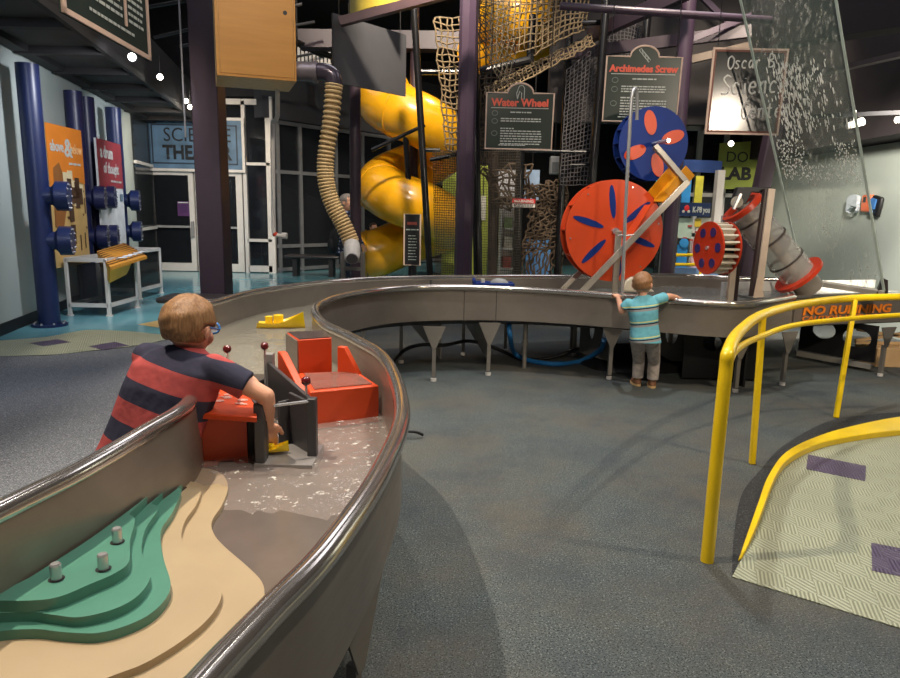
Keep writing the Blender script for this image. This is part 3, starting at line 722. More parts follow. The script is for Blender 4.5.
# ================================================================= TERRACED MODEL IN THE NEAR CHANNEL
def Lwall(z, i0=12, i1=46): return [Rp2(Lc[i] - nL[i] * .03, z) for i in range(i0, i1)]
def layer(pxs, z, th, name, m, par, i0, i1, lead=(), trail=()):
    c = [W(x, y, z) for x, y in pxs]; c = catmull(c, 5)
    wall = [Rp2(Lc[i] - nL[i] * .028, z) for i in range(i0, i1)]
    poly = c + wall
    return plate(name, m, par, (0, 0, z - th), UX, UY, [(p.x, p.y) for p in poly], th, bevel=.003)
terr = thing('terraced_model', (-.75, 1.8, ZF), 'stepped teal and sand terraces with three metal studs in the near channel', 'model')
def li(px, py): # index on the left rim nearest a point
    p = W(px, py, .55); return min(range(10, 60), key=lambda i: (Lc[i].x - p.x) ** 2 + (Lc[i].y - p.y) ** 2)
s1 = [(170, 478), (190, 470), (207, 468.5), (222, 474), (228, 487), (222, 505), (212, 521), (214, 534), (225, 547), (247, 566), (262, 582), (264, 598), (257, 614), (240, 632), (215, 655), (190, 672), (150, 700), (60, 730)]
s2 = [(172, 484), (188, 481), (197, 484), (201, 491), (196, 505), (185, 521), (181.6, 537), (190, 553), (206, 568), (220, 585), (220, 601), (206, 621), (180, 642), (145, 663), (109, 677), (60, 697), (0, 715)]
g1 = [(178, 487), (181, 493), (172, 513), (161, 531), (163, 556), (170.5, 582), (166, 598), (150, 614), (125, 626), (96.5, 633), (64, 632), (35, 629), (0, 631), (-40, 638)]
g2 = [(151, 503), (158, 509), (146, 528), (141.5, 550), (149.5, 571), (148, 583), (135, 598), (112.5, 609.5), (80, 617), (55, 615), (32, 612), (0, 613), (-40, 616)]
g3 = [(129, 514), (135, 519.5), (130, 540), (129, 561), (116, 572.5), (90, 584), (58, 597), (29, 600.5), (0, 600.5), (-20, 602)]
def wall_idx(pts): return li(*pts[-1]), li(*pts[0])
for pts, z, th, nm, m in ((s1, .538, .03, 'sand_layer', CREAM), (s2, .556, .018, 'sand_layer', CREAM), (g1, .580, .024, 'teal_layer', GREENS[0]), (g2, .604, .024, 'teal_layer', GREENS[0]), (g3, .632, .028, 'teal_layer', GREENS[0])):
    i0, i1 = wall_idx(pts)
    if nm == 'sand_layer': i0 = max(6, i0 - 6)
    o_ = layer(pts, z, th, nm, m, terr, i0, i1)
plate('sand_layer', CREAM, terr, (0, 0, .556), UX, UY, [(p.x, p.y) for p in [W(0, 656, .57), W(25, 655, .57), W(40, 661, .57), W(46, 680, .57), W(40, 710, .57), W(-40, 720, .57), W(-40, 660, .57)]], .014, bevel=.003)
for px, py in ((56.5, 579), (103.5, 569), (117.5, 542)):
    p = W(px, py, .632); MB().cyl(p, p + H * .036, .0125, n=20).cyl(p + H * .036, p + H * .04, .0125, .010, n=20).build('stud', CHROME, terr)
    MB().cyl(p - H * .001, p + H * .001, .018, n=20).build('stud_hole', BLACK, terr)

# ================================================================= ORANGE LOCK IN THE CHANNEL
lk = thing('canal_lock_model', (-.7, 2.8, ZF), 'orange and dark grey model canal lock with lever knobs, standing in the channel', 'model')
# left block: thin lid over a box with an arched foot
A = lambda x, y, z: W(x, y, z)
lid = [A(189, 413, .755), A(257, 417, .755), A(252, 389, .755), A(202, 384, .755)]
MB().hexa([p - H * .022 for p in lid], lid).build('lid', ORANGE, lk, bevel=.004)
f0, f1 = W(203, 466, ZF + .004), W(248, 462, ZF + .004); fu = Rp2(f1 - f0, 0).normalized(); fv = V((-fu.y, fu.x, 0)); FL_ = (f1 - f0).length
plate('front_panel', ORANGE, lk, f0, fu, UZ, [(0, 0), (FL_ * .3, 0), (FL_ * .38, .018), (FL_ * .66, .018), (FL_ * .74, 0), (FL_, 0), (FL_, .21), (0, .21)], .012)
def lbar(a0, a1, b0, b1, z0_, z1_, nm, m): return MB().box(Rp2(f0, (z0_ + z1_) / 2) + fu * (a0 + a1) / 2 + fv * (b0 + b1) / 2, (a1 - a0, b1 - b0, z1_ - z0_), fu, fv).build(nm, m, lk)
lbar(.005, FL_ - .005, .014, .26, ZF + .004, .73, 'body', mat('dark_maroon_plastic', (96, 34, 26), .4))
lbar(FL_ + .004, FL_ + .03, .0, .28, ZF + .004, .733, 'side_slab', BLACK)
lbar(-.035, -.004, .03, .25, ZF + .004, .733, 'side_slab', BLACK)  # black slab filling the dark gap left of the front panel
c_ = A(218, 362, .80); MB().cyl(c_ - H * .10, c_, .068, n=28).build('round_post', REDO, lk, bevel=.006)
# splashed water on the lid
mb = MB(); rr = random.Random(4)
for k in range(14):
    q = A(rr.uniform(208, 246), rr.uniform(392, 406), .758); mb.sph(q, (rr.uniform(.008, .024), rr.uniform(.008, .02), .004), 8, 5)
o_ = mb.build('splash', m_water('splash_water', (226, 190, 176), .5, 30, .6, .08), lk)
# grey channel plates and gate frame
GA, GB = Rp2(W(261.5, 472, ZF), 0), Rp2(W(313, 465, ZF), 0); GC, GD = Rp2(W(236, 374, .76), 0), Rp2(W(269, 362, .785), 0)
def wallp(p, q, z0, z1, th, nm, m=GPLATE): return MB().bar(Rp2(p, (z0 + z1) / 2), Rp2(q, (z0 + z1) / 2), th, z1 - z0, V((-(q - p).y, (q - p).x, 0))).build(nm, m, lk, bevel=.003)
wallp(GB, GD, ZF + .005, .785, .018, 'channel_plate'); wallp(GA + V((-.02, .06, 0)), GC, ZF + .005, .76, .016, 'channel_plate')
for p in (GA, GB): MB().bx(p.x - .018, p.x + .018, p.y - .02, p.y + .02, ZF + .005, .79).build('gate_post', GPLATE, lk, bevel=.004)
MB().bx(GA.x - .02, GB.x + .02, GA.y - .03, GA.y + .20, ZF + .004, .562).build('sill', mat('sill_grey', (150, 146, 144), .3, .3), lk)
MB().cyl(V((GA.x, GA.y - .01, .775)), V((GB.x, GB.y - .01, .78)), .006, n=10).build('crossbar', CHROME, lk)
wallp(GB + V((-.015, .02, 0)), GB + V((-.12, .15, 0)), ZF + .03, .77, .014, 'gate_leaf'); wallp(GA + V((.01, .03, 0)), GA + V((-.01, .17, 0)), ZF + .03, .76, .014, 'gate_leaf')
wallp(GB + V((-.12, .15, 0)), GA + V((.02, .19, 0)), ZF + .03, .74, .012, 'gate_leaf')
kn = mat('dark_red_knob', (96, 16, 22), .2, 0, .05, coat=.5)
for px, py, z in ((227, 349, .87), (264.5, 346, .87), (306, 381, .84)):
    p = A(px, py, z); r_ = MB().cyl(V((p.x, p.y, .68)), p, .005, n=8).build('lever', CHROME, lk); MB().sph(p, .019, 16, 10).build('knob', kn, r_)
MB().bx(GC.x - .03, GC.x + .03, GC.y, GC.y + .04, ZF + .005, .78).build('gate_post', GPLATE, lk); MB().bx(GD.x - .025, GD.x + .015, GD.y, GD.y + .05, ZF + .005, .82).build('gate_post', mat('pale_grey_plastic', (140, 138, 136), .4), lk)
wallp(GC + V((.03, .02, 0)), GD + V((-.03, .02, 0)), ZF + .03, .70, .014, 'gate_leaf')
# right block: low front box, tall back box, two sloping wings
q4 = [A(310, 392, .70), A(379, 385.5, .70), A(357, 371, .70), A(298, 373, .70)]
MB().hexa([Rp2(p, ZF + .004) for p in q4], q4).build('low_box', ORANGE, lk, bevel=.006)
cq = sum((p for p in q4), V((0, 0, 0))) / 4; q5 = [p.lerp(cq, .16) for p in q4]
MB().hexa([p + H * .0005 for p in q5], [p + H * .006 for p in q5]).build('wet_plate', glassy('wet_clear_plate', (150, 110, 100), .55, .08, 14, .5), lk)
tb0, tb1 = A(299, 371.5, .70), A(332, 368.5, .70); tz = D(297, 340, tb0.y).z; tb2, tb3 = A(326, 331, tz), A(287, 332.5, tz)
t4 = [Rp2(tb0, tz), Rp2(tb1, tz), tb2, tb3]
MB().hexa([Rp2(p, ZF + .03) for p in t4], t4).build('tall_box', ORANGE, lk, bevel=.004)
ct = sum((p for p in t4), V((0, 0, 0))) / 4; t5 = [p.lerp(ct, .06) for p in t4]
MB().hexa([p + H * .0005 for p in t5], [p + H * .005 for p in t5]).build('wet_plate', mat('wet_dark_lid', (96, 84, 82), .15, .3), lk)
sdv = (tb3 - Rp2(tb0, tz)).normalized(); MB().hexa([Rp2(tb0, .64) - UX * .008, Rp2(tb0, .64) - UX * .002, Rp2(tb3, .64) - UX * .002, Rp2(tb3, .64) - UX * .008], [Rp2(tb0, tz - .004) - UX * .008, Rp2(tb0, tz - .004) - UX * .002, Rp2(tb3, tz - .004) - UX * .002, Rp2(tb3, tz - .004) - UX * .008]).build('side_plate', STEEL, lk)
def wing(p_hi, p_lo, zb):
    a_, b_ = p_hi, p_lo; d = (Rp2(b_, 0) - Rp2(a_, 0)).normalized(); n = V((-d.y, d.x, 0)) * .018
    poly = [Rp2(a_, zb), Rp2(b_, zb), b_, a_ + d * .04, a_]
    MB().prism([p - n for p in poly], n * 2).build('wing', ORANGE, lk, bevel=.004)
wing(A(281, 351, .83), A(304, 392, .70), ZF + .05); wing(A(339, 346, .83), A(360, 374, .70), .60)
# churned strip where the water leaves the lock
# ---- toys
def boat(c, d, Ls, label, m=YEL):
    d = V(d).normalized(); n = V((-d.y, d.x, 0)); t = thing('toy_boat', c, label, 'toy boat')
    rings = []
    for k in range(13):
        s_ = k / 12; w_ = Ls * .2 * (math.sin(math.pi * min(1, .18 + s_ * .62)) ** .7) * (1 if s_ < .7 else max(.03, 1 - ((s_ - .7) / .3) ** 2)); zt = Ls * (.13 + .5 * max(0, s_ - .40) ** 1.4 + .03 * max(0, .2 - s_)); x = (s_ - .5) * Ls
        ring = []
        for j in range(9):
            a = math.pi * j / 8; ring.append(c + d * (x * (1 + .08 * math.sin(a))) + n * w_ * math.cos(a) * (1 if j in (0, 8) else .92) + H * (zt - (zt) * math.sin(a) ** .6))
        for j in range(7, 0, -1):
            a = math.pi * j / 8; ring.append(c + d * x + n * w_ * .86 * math.cos(a) + H * (zt - .55 * zt * math.sin(a) ** .6))
        rings.append(ring)
    MB().loft(rings).build('hull', m, t)
    MB().bar(c - d * Ls * .42 + H * Ls * .09, c + d * Ls * .28 + H * Ls * .09, Ls * .26, .01, n).build('deck', m, t)
    MB().cyl(c - d * Ls * .26 + H * Ls * .05, c - d * Ls * .26 + H * Ls * .27, Ls * .085, n=18).build('funnel', m, t, bevel=.003)
    MB().cyl(c - d * Ls * .05 + H * Ls * .05, c - d * Ls * .05 + H * Ls * .30, Ls * .11, n=18).build('cabin', m, t, bevel=.003)
    return t
boat(W(281, 328, .622), (1, .12, 0), .33, 'yellow toy boat floating in the calm water beyond the lock')
boat(W(273, 452, .57), (1, .25, 0), .115, 'small yellow toy boat held in the lock by the striped shirt boy')
bt = V(((D(493, 284, 6.6)).x, 6.6, .72)); t = thing('toy_tray', bt - H * .09, 'flat blue toy tray with a grey lump floating at the back of the channel', 'toy')
g = MB(); x_, y_ = bt.x, bt.y
g.bx(x_ - .2, x_ + .2, y_ - .12, y_ + .12, .63, .79); g.build('hull', BLUE, t, bevel=.015)
g = MB(); g.bx(x_ - .2, x_ + .2, y_ - .12, y_ - .09, .79, .835); g.bx(x_ - .2, x_ + .2, y_ + .09, y_ + .12, .79, .83); g.bx(x_ - .2, x_ - .17, y_ - .12, y_ + .12, .79, .86); g.build('edge', BLUE, t, bevel=.008)
MB().sph((x_ + .06, y_, .82), (.09, .06, .05)).build('grey_lump', mat('grey_stone', (150, 150, 152), .6), t); MB().cyl((x_ - .1, y_, .79), (x_ - .1, y_, .86), .02).build('peg', WHITE, t)
# bench-like end: tank with the warning lettering
tk = thing('warning_tank', (4.1, 6.6, 0), 'steel tank with orange NO RUNNING lettering behind the yellow handrail', 'water tank')
ta, tb_ = W(797, 294.5, .79), W(900, 292, .79); ud = Rp2(tb_ - ta, 0).normalized(); un_ = V((-ud.y, ud.x, 0)); TLn = 2.2
def tp(s_, n, z): return Rp2(ta, z) + ud * s_ + un_ * n
MB().hexa([tp(0, .01, .485), tp(TLn, .01, .485), tp(TLn, .04, .485), tp(0, .04, .485)], [tp(0, .0, .76), tp(TLn, 0, .76), tp(TLn, .04, .76), tp(0, .04, .76)]).build('front_wall', STEEL, tk)
MB().bar(tp(-.03, .03, .768), tp(TLn, .03, .768), .10, .03, un_).build('rim', RIMM, tk, bevel=.012)
MB().hexa([tp(0, 1.0, .485), tp(TLn, 1.0, .485), tp(TLn, 1.04, .485), tp(0, 1.04, .485)], [tp(0, 1.0, .80), tp(TLn, 1.0, .80), tp(TLn, 1.04, .80), tp(0, 1.04, .80)]).build('back_wall', WHITE, tk)
MB().hexa([tp(0, .04, .47), tp(TLn, .04, .47), tp(TLn, 1.0, .47), tp(0, 1.0, .47)], [tp(0, .04, .5), tp(TLn, .04, .5), tp(TLn, 1.0, .5), tp(0, 1.0, .5)]).build('bottom', DSTEEL, tk)
OP = mat('orange_letter', (246, 134, 30), .5)
xx = (Rp2(W(803, 310, .72), 0) - Rp2(ta, 0)).dot(ud)
text('NO RUNNING', .115, 'lettering', OP, tk, tp(.09, -.006, .592), ud, UZ, bold=.004, width=1.14, shear=.1); text('CAUTION: WET FLOOR', .06, 'lettering', OP, tk, tp(.09, -.006, .535), ud, UZ, bold=.001, width=1.14, shear=.1)
tw = MB().hexa([tp(.02, .05, .69), tp(TLn, .05, .69), tp(TLn, .98, .69), tp(.02, .98, .69)], [tp(.02, .05, .70), tp(TLn, .05, .70), tp(TLn, .98, .70), tp(.02, .98, .70)]).build('tank_water', WATB)
tag(tw, 'foaming water in the tank at the foot of the leaning glass', 'water', None, 'stuff')
leg(W(880, 376), ud, .19, .2, .49, par=tk); leg(tp(1.9, .08, 0), ud, .19, .2, .49, par=tk)
leg(tp(.25, .9, 0), ud, ztop=.48, plain=True, par=tk)
def oval_panel(nm, p, q, z0, z1, holes, m, parent):
    ux = Rp2(q - p, 0).normalized(); L = Rp2(q - p, 0).length
    plate(nm, m, parent, Rp2(p, z0), ux, UZ, [(0, 0), (L, 0), (L, z1 - z0), (0, z1 - z0)], .02, [ell((u * L, v), a, b_, 0, 20) for u, v, a, b_ in holes])
sb = W(876, 374) + V((0, .06, 0)); sa = V((3.78, 7.25, 0))
oval_panel('side_slab', sb, sa, .10, .47, [(.25, .22, .14, .095), (.68, .25, .12, .09)], BLACK, tk)
MB().bar(Rp2(sb, .06) + V((-.02, 0, 0)), Rp2(sa, .06), .05, .05, UZ).build('bottom_rail', mat('grey_wood', (128, 124, 116), .7), tk)
oval_panel('skirt_panel', W(690, 386) + V((0, .25, 0)), W(772, 388) + V((.0, .25, 0)), .02, .5, [(.35, .33, .09, .07)], BLACK, ch)
oval_panel('skirt_panel', V((2.6, 5.85, 0)), V((2.45, 7.0, 0)), .02, .48, [(.4, .3, .12, .09)], BLACK, ch)
oval_panel('skirt_panel', W(580, 362), W(612, 372), .10, .49, [(.35, .27, .045, .1), (.75, .25, .045, .1)], mat('dull_grey_panel', (96, 94, 92), .6), ch)
oval_panel('skirt_panel', W(655, 370), W(700, 372), .10, .49, [(.3, .27, .06, .1)], MATS['dull_grey_panel'], ch)
for a_, b_, pz in ((W(410, 352), W(440, 365), 0), (W(465, 352), W(487, 366), 0)):
    pp = [Rp2(a_, .46), Rp2(b_, .46), Rp2(b_, .06), Rp2(a_, .3)]
    MB().prism(pp, V((.01, .008, 0))).build('brace_plate', LEGM, ch)
# hoses on the floor
def hose(pts, r, m, label, nm='hose'):
    o = MB().tube(catmull(pts, 8), r, 10).build(nm, m); return tag(o, label, 'hose')
hose([W(509, 322, .46), W(510, 335, .35), W(514, 352, .1), W(528, 360, .03), W(555, 364, .025), W(580, 361, .025), W(600, 350, .2), W(604, 340, .35)], .024, BLUEH, 'thick blue hose curling under the far channel')
hose([W(385, 374, .02), W(402, 352, .12), W(420, 345, .2), W(445, 345, .2), W(470, 341, .2), W(495, 348, .12), W(520, 358, .02), W(550, 358, .02), W(590, 346, .15), W(640, 345, .2), W(690, 345, .2)], .018, BLACKH, 'black hose looping under the far channel behind the legs')
hose([W(398, 433, .02), W(406, 431.5, .05), W(416, 432, .045), W(423, 435, .02)], .010, BLACKH, 'short black cable end poking out beside the near channel')
# black tarp heap under the basin
rr = random.Random(9); g = MB(); rings = []
hc = W(655, 380); hc.y += .55; 
for j in range(7):
    t_ = j / 6; rings.append([hc + V((math.cos(a) * (.62 - .5 * t_ ** 1.6) * (1 + .12 * math.sin(3 * a + 1)), math.sin(a) * (.3 - .22 * t_ ** 1.6), .22 * t_ + rr.uniform(-.012, .012) * (j > 0))) for a in [2 * math.pi * k / 24 for k in range(24)]])
o_ = g.loft(rings).build('tarp_heap', mat('black_plastic_sheet', (26, 25, 27), .3, 0, .2, 6, .6, 9)); tag(o_, 'crumpled black plastic heap on the floor under the basin behind the small boy', 'tarp')
# wooden box at the right edge
wb = W(886, 372); wb = V((4.55, 6.95, 0)); t = thing('wooden_crate', wb, 'pale wooden crate with slanted struts under the tank at the right edge', 'crate')
wb = wb
PW = m_wood('pale_wood', (214, 180, 134), (190, 154, 108))
MB().bx(4.42, 5.3, 6.9, 7.3, 0, .2).build('box', PW, t, bevel=.006)
for a_, b_ in (((4.3, 7.1, .22), (5.3, 7.1, .22)), ((4.3, 7.1, .36), (5.3, 7.1, .22)), ((4.3, 7.1, .24), (5.2, 7.1, .40))): MB().bar(V(a_), V(b_), .03, .03).build('strut', PW, t)

# ================================================================= HANDRAIL, CURB AND RAMP
hr = thing('handrail', W(707, 563), 'curved yellow tube handrail with three posts at right', 'handrail')
B1 = W(707, 561)
top = catmull([B1, D(716, 465, B1.y + .01), D(725.5, 372, B1.y + .03), D(729, 350, B1.y + .09), W(740, 331, .935), W(763, 314.5, .92), W(800, 304.5, .905), W(850, 298.5, .89), W(905, 296.8, .885), W(960, 297, .88)], 8)
MB().tube(top, [.0285] * len(top), 14).build('top_rail', YEL, hr)
low = catmull([D(728, 366, B1.y + .05), D(737, 349, 3.05), D(761, 336.5, 3.78), D(796, 325, 4.25), D(853, 318.5, 4.68), D(905, 315, 4.78), D(960, 314, 4.85)], 8)
MB().tube(low, .017, 10).build('lower_rail', YEL, hr)
e_ = top[-1]; MB().bar(Rp2(e_, 0), e_, .034, .034, UX).build('post', YEL, hr, bevel=.006)
for b_, t_ in ((W(752, 464), W(763, 315.5, .92)), (W(836, 418), W(855, 299, .888))):
    MB().bar(b_, t_ - H * .01, .034, .034, UX).build('post', YEL, hr, bevel=.006)
outer = [(738, 560), (758, 502.5), (769, 474), (787, 451), (820, 435), (857, 424.6), (900, 416.4), (960, 410)]
inner = [(742, 558), (757, 529), (777, 478), (795, 459.5), (824, 447), (865, 439), (900, 435), (960, 430)]
oc = catmull([W(x, y, .045 if i else .012) for i, (x, y) in enumerate(outer)], 6); ic = catmull([W(x, y, .008) for x, y in inner], 6)
rings = []
for i, (p, q) in enumerate(zip(oc, ic)):
    h_ = p.z; rings.append([Rp2(p, .002), p, Rp2(q, h_), Rp2(q, .002)])
o_ = MB().loft(rings).build('curb', YEL, bevel=.004); tag(o_, 'low yellow curb edging the cream tread ramp', 'curb')
sk = catmull([W(x, y, .004) for x, y in [(732, 577), (734, 535), (742, 494), (760.5, 470), (783, 446), (824, 423), (857, 415.8), (900, 412), (960, 406)]], 6)
patch('floor_skirt', sk + [Rp2(p, .004) for p in oc[::-1]], .0008, RUBD, .004)
patch('floor_ramp', [W(732, 577.5), W(900, 629), W(990, 657), Rp2(ic[-1], 0)] + [Rp2(p, 0) for p in ic[::-1]][1:], .0012, PLATE, .004)
patch('floor_purple_tile', [W(808, 455.5), W(866, 467), W(865, 482), W(806, 470)], .0055, PLATEP, .002)
patch('floor_purple_tile', [W(871, 544), W(960, 561), W(960, 590), W(872, 572)], .0055, PLATEP, .002)
# ================================================================= WHEELS, SCREW, GLASS
def plane_axes(n):
    n = V(n).normalized(); ux = UZ.cross(n).normalized(); return ux, n.cross(ux), n      # ux x uy = n
wz = thing('waterwheel', D(614, 232, 6.5) - H * .5, 'large orange water wheel with long blue petals standing in the basin', 'wheel')
c = D(614, 231, 6.45); ux, uy, n = plane_axes((.13, -.99, 0)); r = .47
plate('front_disc', ORANGE, wz, c, ux, uy, circ((0, 0), r, 64), .016, bevel=.004); plate('back_disc', ORANGE, wz, c - n * .17, ux, uy, circ((0, 0), r, 64), .016, bevel=.004)
for a in (98, 40, -19, -80, -135, 163):
    a = R(a); plate('blue_petal', BLUE, wz, c + n * .016, ux, uy, ell((.27 * math.cos(a), .27 * math.sin(a)), .155, .03, a), .004)
for k in range(12):
    a = k * math.pi / 6; d = ux * math.cos(a) + uy * math.sin(a); MB().box(c - n * .077 + d * r * .78, (r * .42, .15, .01), d, n).build('paddle', ORANGE, wz)
MB().cyl(c + n * .06, c - n * .24, .03, n=16).build('axle', CHROME, wz)
bo = MB()
for k in range(6):
    a = R(70 + 60 * k); q = c + n * .016 + (ux * math.cos(a) + uy * math.sin(a)) * .43; bo.cyl(q, q + n * .006, .008, n=8)
bo.build('bolt', CHROME, wz)
bw = thing('waterwheel', D(653, 144, 6.75) - H * .35, 'royal blue water wheel with four orange ovals, above the orange wheel', 'wheel')
c2 = D(653, 144, 6.75); r2 = .345
plate('front_disc', BLUE, bw, c2, ux, uy, circ((0, 0), r2, 56), .016, bevel=.004); plate('back_disc', BLUE, bw, c2 - n * .15, ux, uy, circ((0, 0), r2, 56), .016, bevel=.004)
for a in (104, 20, -75, -155):
    a = R(a); plate('orange_oval', ORANGE, bw, c2 + n * .016, ux, uy, ell((.2 * math.cos(a), .2 * math.sin(a)), .115, .06, a), .004)
for k in range(16):
    a = k * math.pi / 8; d = ux * math.cos(a) + uy * math.sin(a); MB().box(c2 - n * .07 + d * r2 * .8, (r2 * .4, .13, .01), d, n).build('paddle', BLUE, bw)
MB().cyl(c2 + n * .34, c2 - n * .2, .02, n=14).build('axle', CHROME, bw)
# steel frame that carries both wheels
ff = thing('wheel_frame', W(616, 292, .55), 'slanted square steel frame with amber chute carrying the orange and blue wheels', 'frame')
FS = m_steel('frame_steel', (176, 168, 156), .3)
e0, e1, e2 = D(655, 146, 6.35), D(686.5, 183, 6.25), D(578, 296, 6.15)
MB().bar(e0, e1, .05, .045, UX).build('upper_bar', FS, ff, bevel=.004); MB().bar(e1 + (e1 - e2).normalized() * .02, e2, .055, .05, UX).build('slanted_bar', FS, ff, bevel=.004)
MB().bar(D(584, 268, 6.75), D(560, 292, 6.7), .05, .05, UX).build('slanted_bar', FS, ff, bevel=.004)
MB().box(D(616.5, 263, 6.22) , (.058, .03, .58)).build('upright', FS, ff, bevel=.004)
MB().bx(D(612, 290, 6.22).x - .03, D(612, 290, 6.22).x + .09, 6.15, 6.45, .655, .67).build('foot', FS, ff)
ca, cb = D(660, 202, 6.38), D(681, 177, 6.42); cd = (cb - ca).normalized(); cs = V((-.3, 1, 0)).normalized()
AMB = mat('amber_plastic', (206, 136, 20), .3, 0, .1)
MB().bar(ca, cb, .26, .012, cs).build('chute_floor', AMB, ff); 
for s_ in (-.13, .13): MB().bar(ca + cs * s_ + H * .05, cb + cs * s_ + H * .05, .012, .13, cs).build('chute_side', AMB, ff)
MB().bar(D(648, 205, 6.42), D(612, 262, 6.3), .12, .012, cs).build('run_off', ORANGE, ff)
# tall thin rod with a narrow hoop at its head
t = thing('bent_rod', W(621, 294, .6), 'tall thin steel rod with a narrow hooped top, in front of the wheels', 'rod')
rp = [D(622, 297, 5.95), D(626, 200, 5.95), D(631, 108, 5.95), D(632.5, 94, 5.95), D(634.5, 89, 5.96), D(637, 94, 5.98), D(637, 120, 6.0)]
MB().tube(catmull(rp, 6), .015, 10).build('rod', CHROME, t)
MB().cyl(D(618, 235.5, 6.05), D(634, 235, 6.05), .008, n=8).build('clamp', CHROME, t)
# pale splash chute behind the small boy
t = thing('splash_chute', W(631, 290, .66), 'pale plastic splash chute behind the small boy under the orange wheel', 'chute')
g = MB(); g.hexa([D(621, 292, 6.3), D(655, 292, 6.3), D(655, 292, 6.7), D(621, 292, 6.7)], [D(626, 280, 6.3), D(632, 277, 6.3), D(634, 274, 6.7), D(626, 276, 6.7)]); g.build('body', mat('ivory_plastic', (214, 206, 186), .4), t, bevel=.02)
# red drum with blue dots
dn = V((-.97, -.22, 0)); c3 = D(709, 248, 6.15); dux, duy, dn = plane_axes(dn)
t = thing('paddle_drum', c3 - H * .3, 'small red-orange paddle drum with six blue dots beside the screw', 'wheel')
plate('front_disc', REDO, t, c3, dux, duy, circ((0, 0), .235, 48), .016, bevel=.003); plate('back_disc', REDO, t, c3 - dn * .17, dux, duy, circ((0, 0), .235, 48), .016, bevel=.003)
for k in range(6):
    a = R(60 * k + 4); plate('blue_dot', mat('navy_dot', (44, 44, 104), .4), t, c3 + dn * .016, dux, duy, circ((.155 * math.cos(a), .155 * math.sin(a)), .042, 20), .004)
for k in range(22):
    a = 2 * math.pi * k / 22; d = dux * math.cos(a) + duy * math.sin(a); MB().box(c3 - dn * .077 + d * .185, (.09, .15, .016), d, dn).build('paddle', mat('ivory_slat', (216, 206, 188), .5), t)
MB().cyl(c3 - dn * .01, c3 - dn * .16, .15, n=32).build('dark_gap_core', BLACK, t)  # black cylinder added so the gaps between the slats read dark
MB().cyl(c3 + dn * .03, c3 - dn * .30, .018, n=12).build('axle', CHROME, t)
pb = c3 - dn * .26; MB().bar(Rp2(pb, .63), Rp2(pb, pb.z + .04), .05, .05, UX).build('support_post', mat('ivory_post', (206, 190, 168), .5), t); MB().bar(Rp2(pb, .63) + UX * .045, Rp2(pb, pb.z) + UX * .045, .03, .05, UX).build('support_post', mat('dark_brown_post', (58, 44, 42), .5), t)
# Archimedes screw: clear tube, shaft with helical blade, two orange rings, end housing
T = D(741, 206, 6.55); B = D(798.5, 275, 6.55); ax = (B - T).normalized(); Ls = (B - T).length; rt = .162
sc = thing('archimedes_screw', B - H * .2, 'slanted clear tube water screw with two orange rings and grey helical blade', 'screw')
au, av = perp(ax)
CLR = glassy('clear_tube', (206, 202, 194), .4, .12)
tb = MB(); rings = []
for s_ in (0, .25, .5, .75, 1): rings.append([T + ax * Ls * s_ + (au * math.cos(a) + av * math.sin(a)) * rt for a in [2 * math.pi * k / 40 for k in range(40)]])
tb.loft(rings, cap=False).build('clear_tube', CLR, sc)
MB().cyl(T - ax * .05, B + ax * .2, .05, n=20).build('shaft', mat('grey_shaft', (150, 138, 128), .4), sc)
hx = MB(); rr_ = []
for k in range(97):
    s_ = k / 96; a = 2 * math.pi * 3.2 * s_; q = T + ax * Ls * (.05 + .95 * s_); d = au * math.cos(a) + av * math.sin(a)
    rr_.append([q + d * .05 - ax * .006, q + d * (rt - .006) - ax * .006, q + d * (rt - .006) + ax * .006, q + d * .05 + ax * .006])
hx.loft(rr_).build('helical_blade', mat('grey_blade', (84, 76, 72), .4), sc)
def ringp(c_, ro, ri, th, nm, m):
    plate(nm, m, sc, c_ - ax * th / 2, av.cross(ax) * -1 if False else au, ax.cross(au), circ((0, 0), ro, 48), th, [circ((0, 0), ri, 40)], bevel=.004)
ringp(T + ax * .02, .195, .15, .05, 'top_ring', REDO); ringp(B, .235, .145, .035, 'bottom_ring', REDO)
for s_ in (.18, .48, .78): ringp(T + ax * Ls * s_, rt + .008, rt - .004, .018, 'joint_band', mat('dark_band', (70, 62, 58), .5))
MB().cyl(B + ax * .03, B + ax * .2, .14, .12, n=28).build('lower_housing', mat('grey_housing', (134, 126, 118), .5), sc)
hd = MB(); hp = [D(735, 196, 6.05), D(738, 187, 6.05), D(772, 187, 6.05), D(768, 193, 6.05), D(752, 192, 6.05), D(746, 204, 6.05), D(733, 207, 6.05)]
hd.prism(hp, V((.02, .12, 0))).build('belt_guard', BLACK, sc, bevel=.006)
gc = D(737, 202, 6.0); MB().cyl(gc, gc + V((.02, .05, 0)), .05, n=14).build('pulley', mat('pale_pulley', (176, 166, 150), .4), sc); MB().bar(gc - V((.03, .01, .06)), gc + V((.02, -.01, .07)), .03, .02).build('crank_arm', CHROME, sc)
PT = mat('pinkish_post', (206, 184, 162), .5)
MB().bar(D(757.5, 296, 5.95), D(771, 189, 6.0), .055, .05, UX).build('support_post', PT, sc); MB().bar(D(751.5, 296, 5.97), D(766, 189, 6.02), .035, .05, UX).build('support_post', MATS['dark_brown_post'], sc)
MB().hexa([D(753, 298, 5.9), D(764, 297, 5.9), D(764, 297, 6.0), D(753, 298, 6.0)], [D(757, 278, 5.9), D(761, 278, 5.9), D(761, 278, 6.0), D(757, 278, 6.0)]).build('bracket', PT, sc)
bx_ = D(730, 207 + 13, 6.6); g = MB().bx(bx_.x - .05, bx_.x + .05, 6.6, 6.7, bx_.z - .04, bx_.z + .04).build('control_box', glassy('clear_box', (150, 140, 150), .5, .1), sc)
